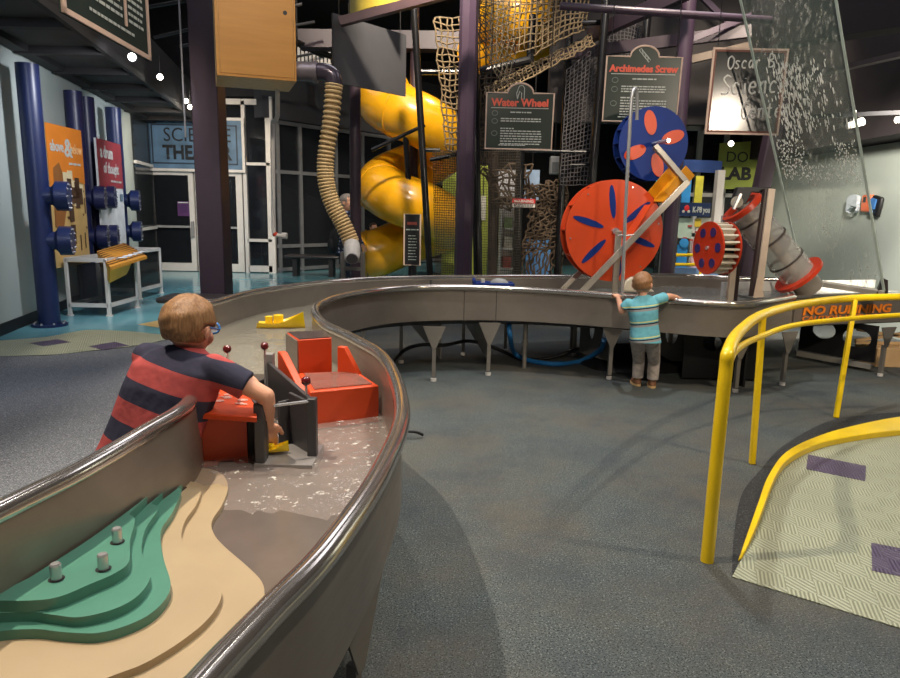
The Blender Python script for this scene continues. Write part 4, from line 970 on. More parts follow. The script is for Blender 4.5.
# leaning glass sheet with falling water
ga, gb, gc_, gd = D(803, 279, 7.05), D(884, 291, 6.45), D(826, -60, 6.25), D(727, -60, 6.65)
GL = glassy('leaning_glass', (140, 160, 150), .14, .04, 7, .12)
gt = thing('glass_sheet', ga.lerp(gb, .5), 'tall leaning glass sheet streaming with water above the tank', 'glass')
gn = (gb - ga).cross(gd - ga).normalized(); gn = gn if gn.y < 0 else -gn
MB().hexa([ga, gb, gb - gn * .016, ga - gn * .016], [gd, gc_, gc_ - gn * .016, gd - gn * .016]).build('pane', GL, gt)
EDG = mat('pale_glass_edge', (176, 190, 180), .3)
MB().bar(ga, gd, .014, .02, gn).build('edge', EDG, gt); MB().bar(gb, gc_, .014, .02, gn).build('edge', EDG, gt); MB().bar(ga - H * .02, gb - H * .02, .04, .05, gn).build('bottom_channel', mat('pale_channel', (186, 180, 168), .5), gt)
bp = ga.lerp(gb, .97); MB().prism([bp + V((-.06, 0, -.1)), bp + V((.08, 0, -.1)), bp + V((.05, 0, .1)), bp + V((.0, 0, .12))], V((.02, .06, 0))).build('bracket', mat('dark_bracket', (50, 40, 40), .5), gt)
m, nt, b = nodes('falling_water'); co_ = coords(nt, 'Object', (14, 14, 3.2)); nz = noise(nt, co_, 2.2, 5, .7)
nz2 = noise(nt, coords(nt), 1.6, 3); mu = nt.nodes.new('ShaderNodeMath'); mu.operation = 'MULTIPLY'
nt.links.new(ramp(nt, nz, [(.52, 0.), (.72, 1.)]), mu.inputs[0]); nt.links.new(ramp(nt, nz2, [(.40, .05), (.62, .9)]), mu.inputs[1])
nt.links.new(mu.outputs[0], b.inputs['Alpha']); b.inputs['Base Color'].default_value = (*lin((214, 214, 206)), 1); b.inputs['Roughness'].default_value = .15; bump(nt, b, nz, .8, .02)
def gp(u, v, off=.006): return ga.lerp(gb, u).lerp(gd.lerp(gc_, u), v) + gn * off
MB().loft([[gp(.04 + .92 * i / 10, j / 14, .008) for i in range(11)] for j in range(15)], closed_ring=False).build('water_film', m, gt)
rr = random.Random(21); dp = MB(); k = 0
while k < 900:
    u, v = rr.uniform(.06, .96), rr.uniform(.30, .70)
    dens = .06 + (.9 if .33 < v < .45 else 0) + (.75 if .2 < u < .55 and .45 < v < .67 else 0) + (.25 if .55 < u < .75 and .45 < v < .67 else 0)
    if abs(u - .55) < .17 and .385 < v < .48: dens = 0
    if rr.random() > dens: continue
    q = gp(u, v, .016); l_ = rr.uniform(.004, .012) if v < .45 else rr.uniform(.008, .034); gdir = (gp(u, v + .01) - gp(u, v)).normalized()
    dp.sph(q, (rr.uniform(.003, .006), rr.uniform(.003, .006), l_), 6, 4, (gdir.cross(gn), gn, gdir)); k += 1
o_ = dp.build('water_drops', mat('white_water_drops', (232, 232, 226), .15, 0, .05), gt); o_['kind'] = 'stuff'

# ================================================================= HANGING SIGNS
def icon(par, o, ux, uy, pts, m=PRINT, r=.004): MB().tube([o + ux * x + uy * y for x, y in pts], r, 5).build('icon', m, par)
def arch_sign(bl, wd, hh, title, label, tilt, iconpts, seed, tsize):
    ux = UX.copy(); uy = V((0, -math.sin(tilt), math.cos(tilt))); un = ux.cross(uy)   # un faces the viewer (-y)
    t = thing('hanging_sign', bl, label, 'sign', None)
    ar = wd * .19; cx = wd / 2
    out = [(0, 0), (wd, 0), (wd, hh)] + [(cx + ar * math.cos(a), hh + ar * .72 * math.sin(a)) for a in [math.pi * k / 16 for k in range(17)]] + [(0, hh)]
    plate('panel', SIGNG, t, bl, ux, uy, out, .018)
    sh = lambda q, f: (cx + (q[0] - cx) * f, hh / 2 + (q[1] - hh / 2) * f)
    loop = [bl + ux * x + uy * y + un * .018 for x, y in out]
    fr = MB(); fr.tube(loop, .010, 6, closed=True); fr.build('frame', PINKF, t)
    o = bl + un * .019
    text(title, tsize, 'lettering', REDP, t, o + ux * cx + uy * (hh * .77), ux, uy, 'CENTER', .004, None)
    MB().box(o + ux * cx + uy * hh * .735, (wd * .86, .006, .002), ux, uy).build('rule', PRINT, t)
    rr = random.Random(seed); g = MB()
    lines(g, o, ux, uy, wd * .36, wd * .68, hh * .66, .012, rr)
    for k in range(2 + seed % 2): lines(g, o, ux, uy, wd * .22, wd * .82, hh * .545 - k * .024, .011, rr)
    lines(g, o, ux, uy, wd * .22, wd * .42, hh * .37, .012, rr)
    for k in range(6): lines(g, o, ux, uy, wd * .22, wd * .84, hh * .325 - k * .026, .011, rr)
    lines(g, o, ux, uy, wd * .2, wd * .6, hh * .07, .010, rr)
    g.build('small_print', PRINT, t)
    for y in (.64, .50, .28): icon(t, o, ux, uy, [(wd * .13 + .03 * math.cos(a), hh * y + .024 * math.sin(a)) for a in [2 * math.pi * k / 14 for k in range(15)]], mat('dim_print', (120, 132, 124), .6), .003)
    icon(t, o, ux, uy, [(cx + x, hh + y) for x, y in iconpts], PRINT, .004)
    cb = MB()
    for x in (.06, .94): q = bl + ux * wd * x + uy * hh; cb.cyl(q, V((q.x, q.y, 6.2)), .005, n=6)
    cb.build('cable', BLACK, t); return t
q = D(485, 148.5, 7.5); arch_sign(q, D(551, 148, 7.5).x - q.x, D(485, 93, 7.5).z - q.z, 'Water Wheel', 'dark green arched Water Wheel sign hanging in front of the climbing nets', R(4), [(-.03, -.06), (-.04, 0), (-.015, .07), (.02, .075), (.04, .05), (.04, -.06), (.01, -.06), (.012, 0), (-.01, .02), (-.03, -.06)], 2, .105)
q = D(602, 121, 7.15); arch_sign(q, D(675.5, 121, 7.15).x - q.x, D(602, 57, 7.15).z - q.z, 'Archimedes Screw', 'dark green arched Archimedes Screw sign hanging above the blue wheel', R(4), [(-.06, .06), (-.04, .075), (.06, -.03), (.045, -.05), (-.06, .06), (-.03, .06), (-.02, .03), (0, .035), (.01, .0), (.03, .005), (.035, -.03)], 5, .088)
# chalkboard with handwriting, behind the glass
bl = D(705.5, 132.5, 7.1); wd = D(776, 133, 7.1).x - bl.x; hh = D(706, 50, 7.1).z - bl.z
tl_ = R(3); uy = V((0, -math.sin(tl_), math.cos(tl_))); un = UX.cross(uy); un_board = un.copy()
t = thing('hanging_sign', bl, 'chalkboard with white handwriting in a reddish wood frame behind the leaning glass', 'sign')
BB = mat('glossy_chalkboard', (46, 48, 48), .15, 0, .06, 3, spec=.5)
MB().box(bl + UX * wd / 2 + uy * hh / 2, (wd, hh, .02), UX, uy).build('board', BB, t)
RW = m_wood('reddish_wood', (128, 74, 58), (104, 56, 44), (1, 1, 8))
g = MB(); fw = .022
for c_, s_ in (((wd / 2, fw / 2), (wd, fw)), ((wd / 2, hh - fw / 2), (wd, fw)), ((fw / 2, hh / 2), (fw, hh)), ((wd - fw / 2, hh / 2), (fw, hh))): g.box(bl + UX * c_[0] + uy * c_[1] + un * .014, (s_[0], s_[1], .012), UX, uy)
g.build('frame', RW, t)
g = MB()
for c_, s_ in (((wd / 2, -.006), (wd + .03, .018)), ((wd / 2, hh + .006), (wd + .03, .018)), ((-.006, hh / 2), (.018, hh)), ((wd + .006, hh / 2), (.018, hh))): g.box(bl + UX * c_[0] + uy * c_[1] + un * .014, (s_[0], s_[1], .016), UX, uy)
g.build('outer_frame', PINKF, t)
GLY = {'O': [[(.5, 1), (.15, .8), (.1, .3), (.4, 0), (.75, .2), (.85, .7), (.5, 1)]], 's': [[(.7, .55), (.4, .62), (.2, .48), (.5, .3), (.6, .12), (.35, 0), (.1, .08)]], 'c': [[(.65, .5), (.4, .6), (.15, .35), (.25, .05), (.6, .05)]],
       'a': [[(.65, .5), (.35, .6), (.15, .3), (.3, .02), (.6, .25), (.65, .6), (.66, .1), (.75, 0)]], 'r': [[(.2, .6), (.22, 0)], [(.22, .4), (.4, .6), (.62, .55)]], 'B': [[(.15, 0), (.18, 1), (.6, .9), (.6, .65), (.22, .52), (.7, .4), (.68, .1), (.15, 0)]],
       'S': [[(.8, .9), (.45, 1), (.2, .8), (.45, .55), (.75, .35), (.6, .05), (.1, .05)]], 'i': [[(.3, .55), (.3, 0)], [(.3, .78), (.31, .82)]], 'e': [[(.15, .32), (.65, .36), (.5, .6), (.2, .5), (.15, .15), (.4, 0), (.7, .1)]],
       'n': [[(.15, .6), (.18, 0)], [(.18, .4), (.4, .6), (.6, .45), (.62, 0)]], 'C': [[(.8, .85), (.5, 1), (.15, .6), (.25, .1), (.6, 0), (.85, .15)]], 't': [[(.35, .9), (.35, .1), (.6, 0)], [(.1, .6), (.6, .6)]]}
CHK = mat('white_chalk', (232, 230, 222), .7, 0, .02)
def hand(word, x, y, sz, r):
    mb = MB(); cx = x
    for ch_ in word:
        if ch_ == ' ': cx += sz * .5; continue
        for st in GLY[ch_]:
            pts = [bl + UX * (cx + px_ * sz * .62) + uy * (y + py_ * sz + (cx - x) * .06) + un * .012 for px_, py_ in st]
            mb.tube(catmull(pts, 4) if len(pts) > 2 else pts, r, 5)
        cx += sz * (.36 if ch_ == 'i' else .56)
    mb.build('handwriting', CHK, t)
hand('Oscar B', .14, .60, .12, .0075); hand('Science', .10, .36, .18, .010); hand('Center', .32, .14, .15, .009)
cb = MB()
for x in (.05, .95): q = bl + UX * wd * x + uy * hh; cb.cyl(q, V((q.x, q.y, 6.2)), .004, n=6)
cb.build('cable', BLACK, t)
# dark grey blank panel hanging near the hose
a = D(333, 82, 9.0); b_ = D(405, 97, 10.0); ux = V((b_.x - a.x, b_.y - a.y, 0)); Lq = ux.length; ux.normalize(); hq = D(333, 13, 9.0).z - a.z
t = thing('blank_panel', a, 'large blank dark grey panel hanging right of the wooden box', 'panel')
MB().box(a + ux * Lq / 2 + UZ * hq / 2, (Lq, .03, hq), ux, V((-ux.y, ux.x, 0))).build('sheet', CHAR, t)
cb = MB()
for x in (.08, .92): q = a + ux * Lq * x + UZ * hq; cb.cyl(q, V((q.x, q.y, 6.2)), .006, n=6)
cb.build('cable', BLACK, t)
# wooden box on the purple column, with elbow duct and flexible hose
fl0 = D(217, 75, 7.35); fr0 = D(296.5, 79.5, 7.62); bux = Rp2(fr0 - fl0, 0); BWd = bux.length; bux.normalize(); buy = V((-bux.y, bux.x, 0)); z0 = fl0.z; z1 = 4.6; BD = .72; BH = z1 - z0
bo0 = Rp2(fl0, z0)
t = thing('wooden_box', bo0 + bux * BWd / 2 + buy * BD / 2, 'honey-coloured plywood box mounted high on the purple column', 'box')
OAK = m_wood('honey_plywood', (194, 136, 56), (178, 122, 44), (.6, .6, 6)); PLY = m_wood('pale_plywood', (222, 186, 132), (204, 164, 108), (5, 5, 1))
def lb(a0, a1, b0, b1, c0, c1): return MB().box(bo0 + bux * (a0 + a1) / 2 + buy * (b0 + b1) / 2 + UZ * (c0 + c1) / 2, (a1 - a0, b1 - b0, c1 - c0), bux, buy)
lb(0, BWd, .02, BD, 0, BH).build('case', PLY, t); lb(.035, BWd - .025, 0, .02, .03, BH - .02).build('door_panel', OAK, t)
lb(0, .03, -.005, .02, 0, BH).build('edge_trim', OAK, t); lb(BWd - .02, BWd, -.005, .02, 0, BH).build('edge_trim', OAK, t); lb(.03, BWd - .02, -.005, .02, 0, .025).build('edge_trim', OAK, t)
hq_ = bo0 + bux * BWd * .87 + UZ * (D(286, 12, 7.55).z - z0); MB().cyl(hq_ - buy * .004, hq_ + buy * .01, .022, n=16).build('finger_hole', BLACK, t)
t = thing('flexible_duct', D(352, 262, 7.7), 'tan ribbed flexible hose curving down from the wooden box', 'hose')
du = mat('grey_duct', (126, 118, 122), .35, .5)
e0 = D(297, 71, 7.75); e1 = D(315, 72, 7.75)
MB().cyl(e0 - UX * .03, e1, .10, n=24).build('duct_stub', du, t); MB().cyl(e1 - UX * .02, e1 + UX * .03, .112, n=24).build('collar', du, t)
el = catmull([e1, D(324, 72, 7.75), D(332, 76, 7.75), D(334.5, 87, 7.75)], 6); MB().tube(el, .092, 20).build('elbow', mat('dark_duct', (74, 66, 76), .25, .4), t)
hp_ = catmull([D(334, 85, 7.75), D(331, 120, 7.75), D(326, 155, 7.75), D(326, 180, 7.75), D(332, 203, 7.75), D(343, 224, 7.75), D(352, 244, 7.75)], 22)
rad = [.088 + .010 * math.sin(i * 2 * math.pi / 2.6) for i in range(len(hp_))]
m, nt, b = nodes('ribbed_hose'); b.inputs['Base Color'].default_value = (*lin((206, 176, 124)), 1); b.inputs['Roughness'].default_value = .5
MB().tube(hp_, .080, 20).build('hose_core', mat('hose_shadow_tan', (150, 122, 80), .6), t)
hh_ = MB()
seglen = 0; 
for i in range(0, len(hp_) - 1, 3):
    d = (hp_[min(i + 1, len(hp_) - 1)] - hp_[max(i - 1, 0)]).normalized(); u_, v_ = perp(d); ring = [hp_[i] + (u_ * math.cos(a) + v_ * math.sin(a)) * .082 for a in [2 * math.pi * k / 20 for k in range(20)]]
    hh_.tube(ring, .016, 6, closed=True)
o_ = hh_.build('rib', m, t); o_['kind'] = 'stuff'
c_ = D(352, 258, 7.7); t = thing('funnel_stand', Rp2(c_, 0), 'white funnel outlet on a small two-post metal stand under the ribbed hose', 'stand')
MB().cyl(D(352, 243, 7.7), D(352, 250, 7.64), .085, .095, n=24).cyl(D(352, 249, 7.64), D(352, 260, 7.54), .095, .08, n=24).build('funnel', WHITE, t, bevel=.01)
oc_ = D(352, 259, 7.50); MB().cyl(oc_, oc_ + V((0, .02, .01)), .062, n=24).build('opening', mat('grey_opening', (110, 106, 104), .6), t)
for px in (343, 363): q = D(px, 252, 7.7); MB().bx(q.x - .022, q.x + .022, 7.65, 7.72, 0, q.z).build('post', LEGM, t)
for z in (.93, .84): MB().bx(D(343, 250, 7.7).x, D(363, 250, 7.7).x, 7.66, 7.7, z - .02, z + .02).build('crossbar', LEGM, t)
# white drain pipe
t = thing('drain_pipe', D(273, 230, 8.3), 'thin white plastic pipe running down from the wooden box to an elbow', 'pipe')
MB().tube([D(277.5, 90, 8.0), D(277.5, 116, 8.1), D(276, 120, 8.15), D(272.5, 122, 8.3), D(272.5, 128, 8.3), D(273.5, 229, 8.3), D(274, 234, 8.3), D(278, 235.5, 8.3), D(286, 236, 8.3)], .026, 12).build('tube', WHITE, t)
MB().cyl(D(282, 235.7, 8.3), D(287, 236, 8.3), .038, n=14).build('end_fitting', WHITE, t); MB().cyl(D(274.5, 233, 8.3), D(276, 235.5, 8.3), .032, n=12).build('red_joint', REDO, t)

# ================================================================= CLIMBING TOWER, SLIDE AND WHAT LIES BEHIND
sl = thing('spiral_slide', D(404, 270, 13) * 1, 'amber yellow spiral tube slide behind the purple pole', 'slide')
ORG[sl.name_full] = sl.location.copy()
def sz(tn):
    ks = [(0, .62), (1, 1.95), (2, 3.5), (3, 5.0), (4, 6.9)]
    for (a0, z0_), (a1, z1_) in zip(ks, ks[1:]):
        if tn <= a1: return z0_ + (z1_ - z0_) * (tn - a0) / (a1 - a0)
    return 6.9
scx = D(413, 209, 13).x; scy = 13.0; RS = .60; rt_ = .46
pts = []
for k in range(0, 76):
    tn = k / 32; a = math.pi - 2 * math.pi * tn if False else math.pi - (2 * math.pi * tn)      # going up turns the other way
    pts.append(V((scx + RS * math.cos(a), scy + RS * math.sin(a), sz(tn))))
# mouth: the tube end pulls out towards the left front
mouth = [pts[4] + V((-.50, -.16, -.16)), pts[4] + V((-.30, -.15, -.12)), pts[4] + V((-.12, -.08, -.05))]
for s_, e_ in ((4, 14), (14, 30), (30, 46), (46, 58), (58, 67)):
    seg = ((mouth if s_ == 4 else []) + pts[s_:e_ + 2]); MB().tube(seg, rt_, 28, cap=False).build('tube_section', YSL, sl)
fl_ = MB()
for k in (14, 30, 46, 58):
    d = (pts[k + 1] - pts[k]).normalized(); fl_ = MB(); u_, v_ = perp(d); fl_.tube([pts[k] + (u_ * math.cos(a) + v_ * math.sin(a)) * rt_ for a in [2 * math.pi * j / 28 for j in range(28)]], .022, 6, closed=True); fl_.build('joint_flange', YSL, sl)
u_, v_ = V((.1, -.99, 0)).normalized(), V((0, 0, 1)); MB().tube([mouth[0] + (u_ * math.cos(a) + v_ * math.sin(a)) * rt_ for a in [2 * math.pi * j / 28 for j in range(28)]], .03, 8, closed=True).build('mouth_rim', YSL, sl)
MB().cyl(V((scx, scy, 0)), V((scx, scy, 6.2)), .08, n=14).build('center_post', PURPLE, sl)
for z in (1.9, 3.5, 5.1): MB().cyl(V((scx, scy, z + .2)), V((scx - RS, scy, z)), .03, n=8).build('bracket', BLACK, sl)
# second yellow tube seen through the cargo nets
t2 = thing('tunnel_slide', D(520, 40, 12) * 1, 'yellow curved tunnel behind the cargo nets near the ceiling', 'slide')
tp_ = catmull([D(484, 16, 12.2), D(500, 14, 12), D(525, 12, 11.8), D(560, -5, 12.2), D(575, -40, 13)], 8); MB().tube(tp_, .42, 24).build('tube_section', YSL, t2)
tp_ = catmull([D(470, 55, 12.8), D(500, 50, 12.4), D(535, 42, 12.6), D(560, 30, 13)], 8); MB().tube(tp_, .34, 24).build('tube_section', YSL, t2)
t3 = thing('ring_fascia', D(400, 0, 10.5) * 1, 'curved yellow fascia ring under a plum beam at the top', 'fascia')
rc = D(352, 24, 10.5) + UX * 1.05; mbq = MB(); rg = []
for k in range(33):
    a = math.pi * (1.0 + .45 * k / 32); p = V((rc.x + 1.05 * math.cos(a), rc.y + 1.05 * math.sin(a), rc.z)); rg.append([p, p + H * .22, p + H * .22 + V((math.cos(a), math.sin(a), 0)) * .04, p + V((math.cos(a), math.sin(a), 0)) * .04])
mbq.loft(rg).build('fascia', mat('pale_yellow_paint', (196, 176, 70), .5), t3)
MB().cyl(V((rc.x - 1.05, rc.y, rg[0][0].z + .1)), V((rc.x - 1.05, rc.y, 6.2)), .03, n=8).build('hanger', BLACK, t3)
tw = thing('climbing_tower', (1.0, 10.5, 0), 'tall climbing tower of black poles hung with rope nets', 'climbing tower')
POLE = mat('glossy_black_pole', (20, 20, 22), .25, 0, .1)
for (x0, y0), (x1, y1), Y, r in (((414, 10), (431, 292), 10.3, .05), ((472, -40), (478.5, 300), 10.0, .065), ((521, 130), (516, 305), 11, .07), ((572, -20), (556, 300), 11.2, .06), ((607, -10), (583, 300), 10.4, .06), ((650, -10), (638, 120), 10.6, .06), ((493, 150), (492, 305), 11.5, .08), ((404, 110), (409, 190), 12.2, .05)):
    MB().cyl(D(x0, y0, Y), D(x1, y1, Y), r, n=12).build('pole', POLE if x0 != 493 else mat('dark_brown_post2', (52, 38, 34), .5), tw)
for (x0, y0), (x1, y1), Y, r in (((480, 72), (530, 60), 10.3, .06), ((530, 62), (533, 15), 10.3, .06), ((430, 160), (478, 150), 10.2, .03), ((480, 150), (590, 152), 10.6, .025), ((425, 125), (372, 150), 11.5, .03), ((420, 150), (440, 150), 10.5, .03), ((530, 25), (610, 22), 10.6, .04), ((415, 72), (475, 72), 10.6, .04), ((570, 165), (592, 165), 10.6, .02)):
    MB().cyl(D(x0, y0, Y), D(x1, y1, Y), r, n=10).build('crossbar', POLE, tw)
def net(c4, nu, nv, r, m, bulge=0., wob=.0, seed=1, diag=False):
    rr = random.Random(seed); p00, p10, p11, p01 = c4; g = MB()
    pt = {}
    def P_(u, v):
        k = (round(u, 4), round(v, 4))
        if k not in pt: pt[k] = p00.lerp(p10, u).lerp(p01.lerp(p11, u), v) + V((rr.uniform(-wob, wob), bulge * math.sin(math.pi * u) - bulge * 0 + rr.uniform(-wob, wob), rr.uniform(-wob, wob) - .0))
        return pt[k]
    sh = (lambda u, v: u) if not diag else (lambda u, v: min(1, max(0, u + .15 * math.sin(v * 6))))
    for i in range(nu + 1): g.tube([P_(sh(i / nu, j / nv), j / nv) for j in range(nv + 1)], r, 4)
    for j in range(nv + 1): g.tube([P_(sh(i / nu, j / nv), j / nv) for i in range(nu + 1)], r, 4)
    o = g.build('rope_net', m, tw, sharp=180); return o
net([D(434, 16, 10.2), D(466, 18, 9.9), D(466, 150, 9.9), D(446, 150, 10.2)], 5, 22, .013, ROPE, .1, .02, 2)
net([D(480, -10, 10.6), D(560, -14, 10.2), D(555, 45, 10.4), D(480, 68, 10.6)], 14, 9, .011, ROPE, -.3, .012, 3)
net([D(533, -12, 10.3), D(590, -12, 10.7), D(585, 30, 10.7), D(530, 58, 10.3)], 11, 10, .013, ROPE, -.3, .012, 4)
net([D(484, 88, 10.6), D(592, 34, 10.8), D(594, 44, 10.4), D(488, 100, 10.3)], 26, 4, .012, ROPE, 0, .02, 5)
net([D(480, 74, 10.9), D(520, 66, 10.9), D(500, 150, 10.9), D(480, 170, 10.9)], 7, 16, .012, ROPED, 0, .03, 6)
net([D(567, 70, 10.9), D(603, 40, 10.6), D(590, 185, 10.6), D(560, 185, 10.9)], 9, 30, .007, mat('grey_net', (92, 88, 90), .8), 0, .008, 7)
net([D(607, 20, 11.2), D(645, 30, 11.2), D(640, 60, 11.2), D(604, 60, 11.2)], 12, 10, .006, MATS['grey_net'], -.2, .008, 8)
net([D(480, 170, 11), D(530, 165, 11), D(532, 205, 11), D(500, 210, 11)], 8, 7, .018, ROPED, 0, .05, 9)
net([D(524, 186, 11), D(567, 180, 11.2), D(570, 296, 11.2), D(518, 296, 11)], 15, 34, .017, ROPED, .1, .035, 10, True)
net([D(433, 150, 10.3), D(458, 152, 10.1), D(460, 296, 10.1), D(436, 296, 10.3)], 14, 60, .0045, mat('dark_net', (60, 54, 44), .8), 0, .004, 11)
net([D(480, 110, 10.2), D(520, 110, 10.4), D(520, 296, 10.4), D(480, 296, 10.2)], 20, 70, .0035, MATS['dark_net'], 0, .003, 12)
net([D(460, 10, 10.1), D(470, 0, 10.1), D(530, 2, 10.2), D(505, 90, 10.2)], 14, 14, .006, MATS['dark_net'], 0, .01, 13)
# slide rules board
q = D(404, 265, 11.6); t = thing('rules_sign', Rp2(q, 0), 'tall narrow dark rules sign with reddish heading beside the slide mouth', 'sign')
w_ = D(420, 265, 11.6).x - q.x; h_ = D(404, 214, 11.6).z - q.z
MB().bx(q.x, q.x + w_, 11.6, 11.63, q.z, q.z + h_).build('panel', BLACK, t)
g = MB(); g.tube([V((q.x, 11.6, q.z)), V((q.x + w_, 11.6, q.z)), V((q.x + w_, 11.6, q.z + h_)), V((q.x, 11.6, q.z + h_))], .014, 6, closed=True); g.build('frame', PINKF, t)
rr = random.Random(5); g = MB(); lines(g, V((q.x, 11.598, q.z)), UX, UZ, .05, w_ - .04, h_ * .82, .05, rr); g.build('heading', mat('dull_red_print', (150, 70, 58), .6), t)
g = MB(); lines(g, V((q.x, 11.598, q.z)), UX, UZ, .03, w_ - .03, h_ * .7, .02, rr)
for k in range(9): lines(g, V((q.x, 11.598, q.z)), UX, UZ, .07, w_ - .06, h_ * .58 - k * .05, .014, rr)
g.build('small_print', PRINT, t)
MB().cyl(V((q.x + w_ / 2, 11.66, 0)), V((q.x + w_ / 2, 11.66, q.z + h_)), .03, n=10).build('post', BLACK, t)
# things glimpsed through the nets
def board(name, px0, py0, px1, py1, Y, m, label, cat, ground=False, th=.06):
    a, b_ = D(px0, py1, Y), D(px1, py0, Y); t = MB().bx(a.x, b_.x, Y, Y + th, 0 if ground else a.z, b_.z).build(name, m)
    if not ground:
        MB().cyl(V(((a.x + b_.x) / 2, Y + th / 2, b_.z)), V(((a.x + b_.x) / 2, Y + th / 2, 6.2)), .012, n=6).build('hanger', BLACK, t)
    return tag(t, label, cat)
board('display_wall', 441, 165, 490, 285, 15, mat('lime_board', (150, 164, 60), .6), 'lime green display wall behind the nets', 'display', True)
for a_ in ((457, 190, 474, 222, 'pale poster on the lime wall beside the plum column', (196, 206, 200)), (480, 196, 486, 220, 'narrow white poster at the right end of the lime wall', (206, 204, 198))):
    board('poster', a_[0], a_[1], a_[2], a_[3], 14.95, mat('poster_' + str(a_[0]), a_[5], .6), a_[4], 'poster', th=.02)
for a_ in ((498, 170, 517, 196, 'white lit poster behind the brown nets', (206, 210, 220)), (524, 170, 540, 200, 'pale blue poster behind the knotted net', (160, 186, 220))):
    board('poster', a_[0], a_[1], a_[2], a_[3], 15, mat('poster_' + str(a_[0]), a_[5], .6), a_[4], 'poster', th=.02)
t = thing('shelf_unit', D(509, 285, 14) * 1, 'white shelf unit with stacked goods seen between the poles', 'shelf')
a, b_ = D(500, 285, 14), D(516, 205, 14)
MB().bx(a.x, b_.x, 14.3, 14.34, 0.05, b_.z).build('back', WHITE, t)
for z in (.35, .75, 1.15): MB().bx(a.x, b_.x, 14, 14.3, z, z + .03).build('shelf', WHITE, t)
for k, (z, cl) in enumerate(((.38, (150, 60, 50)), (.78, (190, 180, 160)), (1.18, (120, 150, 90)))): MB().bx(a.x + .05, b_.x - .05, 14.05, 14.28, z, z + .22).build('goods', mat('goods_%d' % k, cl, .6, 0, .4, 12), t)
for px in (500, 516): q_ = D(px, 250, 14); MB().bx(q_.x - .02, q_.x + .02, 14, 14.34, 0, b_.z).build('side', WHITE, t)
board('display_panel', 526, 240, 551, 253, 13.5, mat('sky_blue_board', (96, 150, 210), .5), 'small sky blue panel low behind the knotted net', 'display', True)
q = D(512, 207, 10.8); w_ = D(535, 207, 10.8).x - q.x; h_ = D(512, 198.5, 10.8).z - q.z
t = thing('warning_sign', q, 'small red and white warning sign tied to the brown net', 'sign'); MB().bx(q.x, q.x + w_, 10.8, 10.82, q.z, q.z + h_).build('panel', WHITE, t)
MB().bx(q.x, q.x + w_, 10.79, 10.8, q.z + h_ * .45, q.z + h_).build('red_band', mat('warning_red', (176, 32, 36), .5), t); text('WARNING', h_ * .5, 'lettering', PRINT, t, V((q.x + w_ / 2, 10.788, q.z + h_ * .54)), UX, UZ, 'CENTER', .001, w_ * .85)
g = MB(); lines(g, V((q.x, 10.8, q.z)), UX, UZ, .03, w_ - .03, h_ * .28, .012, rr); lines(g, V((q.x, 10.8, q.z)), UX, UZ, .03, w_ - .03, h_ * .12, .012, rr); g.build('small_print', INK, t)
q = D(550, 174, 12); t = thing('speaker_box', q, 'small pale grey speaker box hanging behind the nets', 'speaker'); MB().bx(q.x, q.x + .17, 12, 12.15, q.z, q.z + .3).build('case', mat('pale_speaker', (150, 152, 154), .5), t, bevel=.02); MB().bx(q.x + .03, q.x + .14, 11.99, 12, q.z + .03, q.z + .2).build('grille', mat('speaker_grille', (96, 98, 100), .7), t)
MB().cyl(V((q.x + .08, 12.08, q.z + .3)), V((q.x + .08, 12.08, 6.2)), .012, n=6).build('stem', BLACK, t)
t = thing('mezzanine_railing', D(315, 62, 16) * 1, 'pale slatted railing lit beyond the wooden box near the ceiling', 'railing')
a, b_ = D(297, 62, 14.5), D(331, 48, 14.5)
MB().bx(a.x, b_.x, 14.5, 14.56, a.z - .06, a.z).build('bottom_rail', WHITE, t); MB().bx(a.x, b_.x, 14.5, 14.56, b_.z, b_.z + .05).build('top_rail', WHITE, t)
for k in range(9): x_ = a.x + (b_.x - a.x) * (k + .5) / 9; MB().bx(x_ - .025, x_ + .025, 14.5, 14.54, a.z, b_.z).build('baluster', WHITE, t)
MB().bx(a.x, a.x + .02, 14.5, 14.54, b_.z, 6.2).build('hanger', BLACK, t)

# ================================================================= RIGHT BACKGROUND
o = D(716, 189, 12.6); e = D(761, 189, 12.6); hS = D(716, 143, 12.6).z - o.z; Ls = e.x - o.x
t = thing('hanging_sign', o, 'olive green DO LAB sign over the windows at right', 'sign')
MB().hexa([o, e, e + UY * .03, o + UY * .03], [o + H * hS, e + V((.06, 0, hS * 1.06)), e + V((.06, .03, hS * 1.06)), o + V((0, .03, hS))]).build('panel', mat('olive_print', (138, 152, 62), .5, 0, .12, 2), t)
text('DO', .26, 'lettering', INK, t, o + V((.14, -.005, hS * .60)), UX, UZ, width=.38); text('LAB', .30, 'lettering', INK, t, o + V((.05, -.005, hS * .22)), UX, UZ, bold=.012, width=.56)
cb = MB()
for x in (.06, Ls - .06): cb.cyl(o + V((x, .015, hS)), V((o.x + x, o.y + .015, 6.2)), .008, n=6)
cb.build('cable', BLACK, t)
g3 = struct(MB().bx(D(655, 250, 13.2).x, 5.7, 13.2, 13.23, .05, 3.2).build('window_3', DGLASS))
for px in (662, 690, 716, 743, 765): x_ = D(px, 250, 13.2).x; MB().bx(x_ - .04, x_ + .04, 13.1, 13.2, 0, 3.2).build('mullion', WHITE, g3)
for z in (.3, 1.15, 1.9, 3.1): MB().bx(D(655, 250, 13.2).x, 5.7, 13.1, 13.2, z - .035, z + .035).build('transom', WHITE, g3)
spot_lamp(D(731, 143.5, 12.4), (3.5, 6, 1.5), 'glowing spot lamp over the green DO LAB sign', .055)
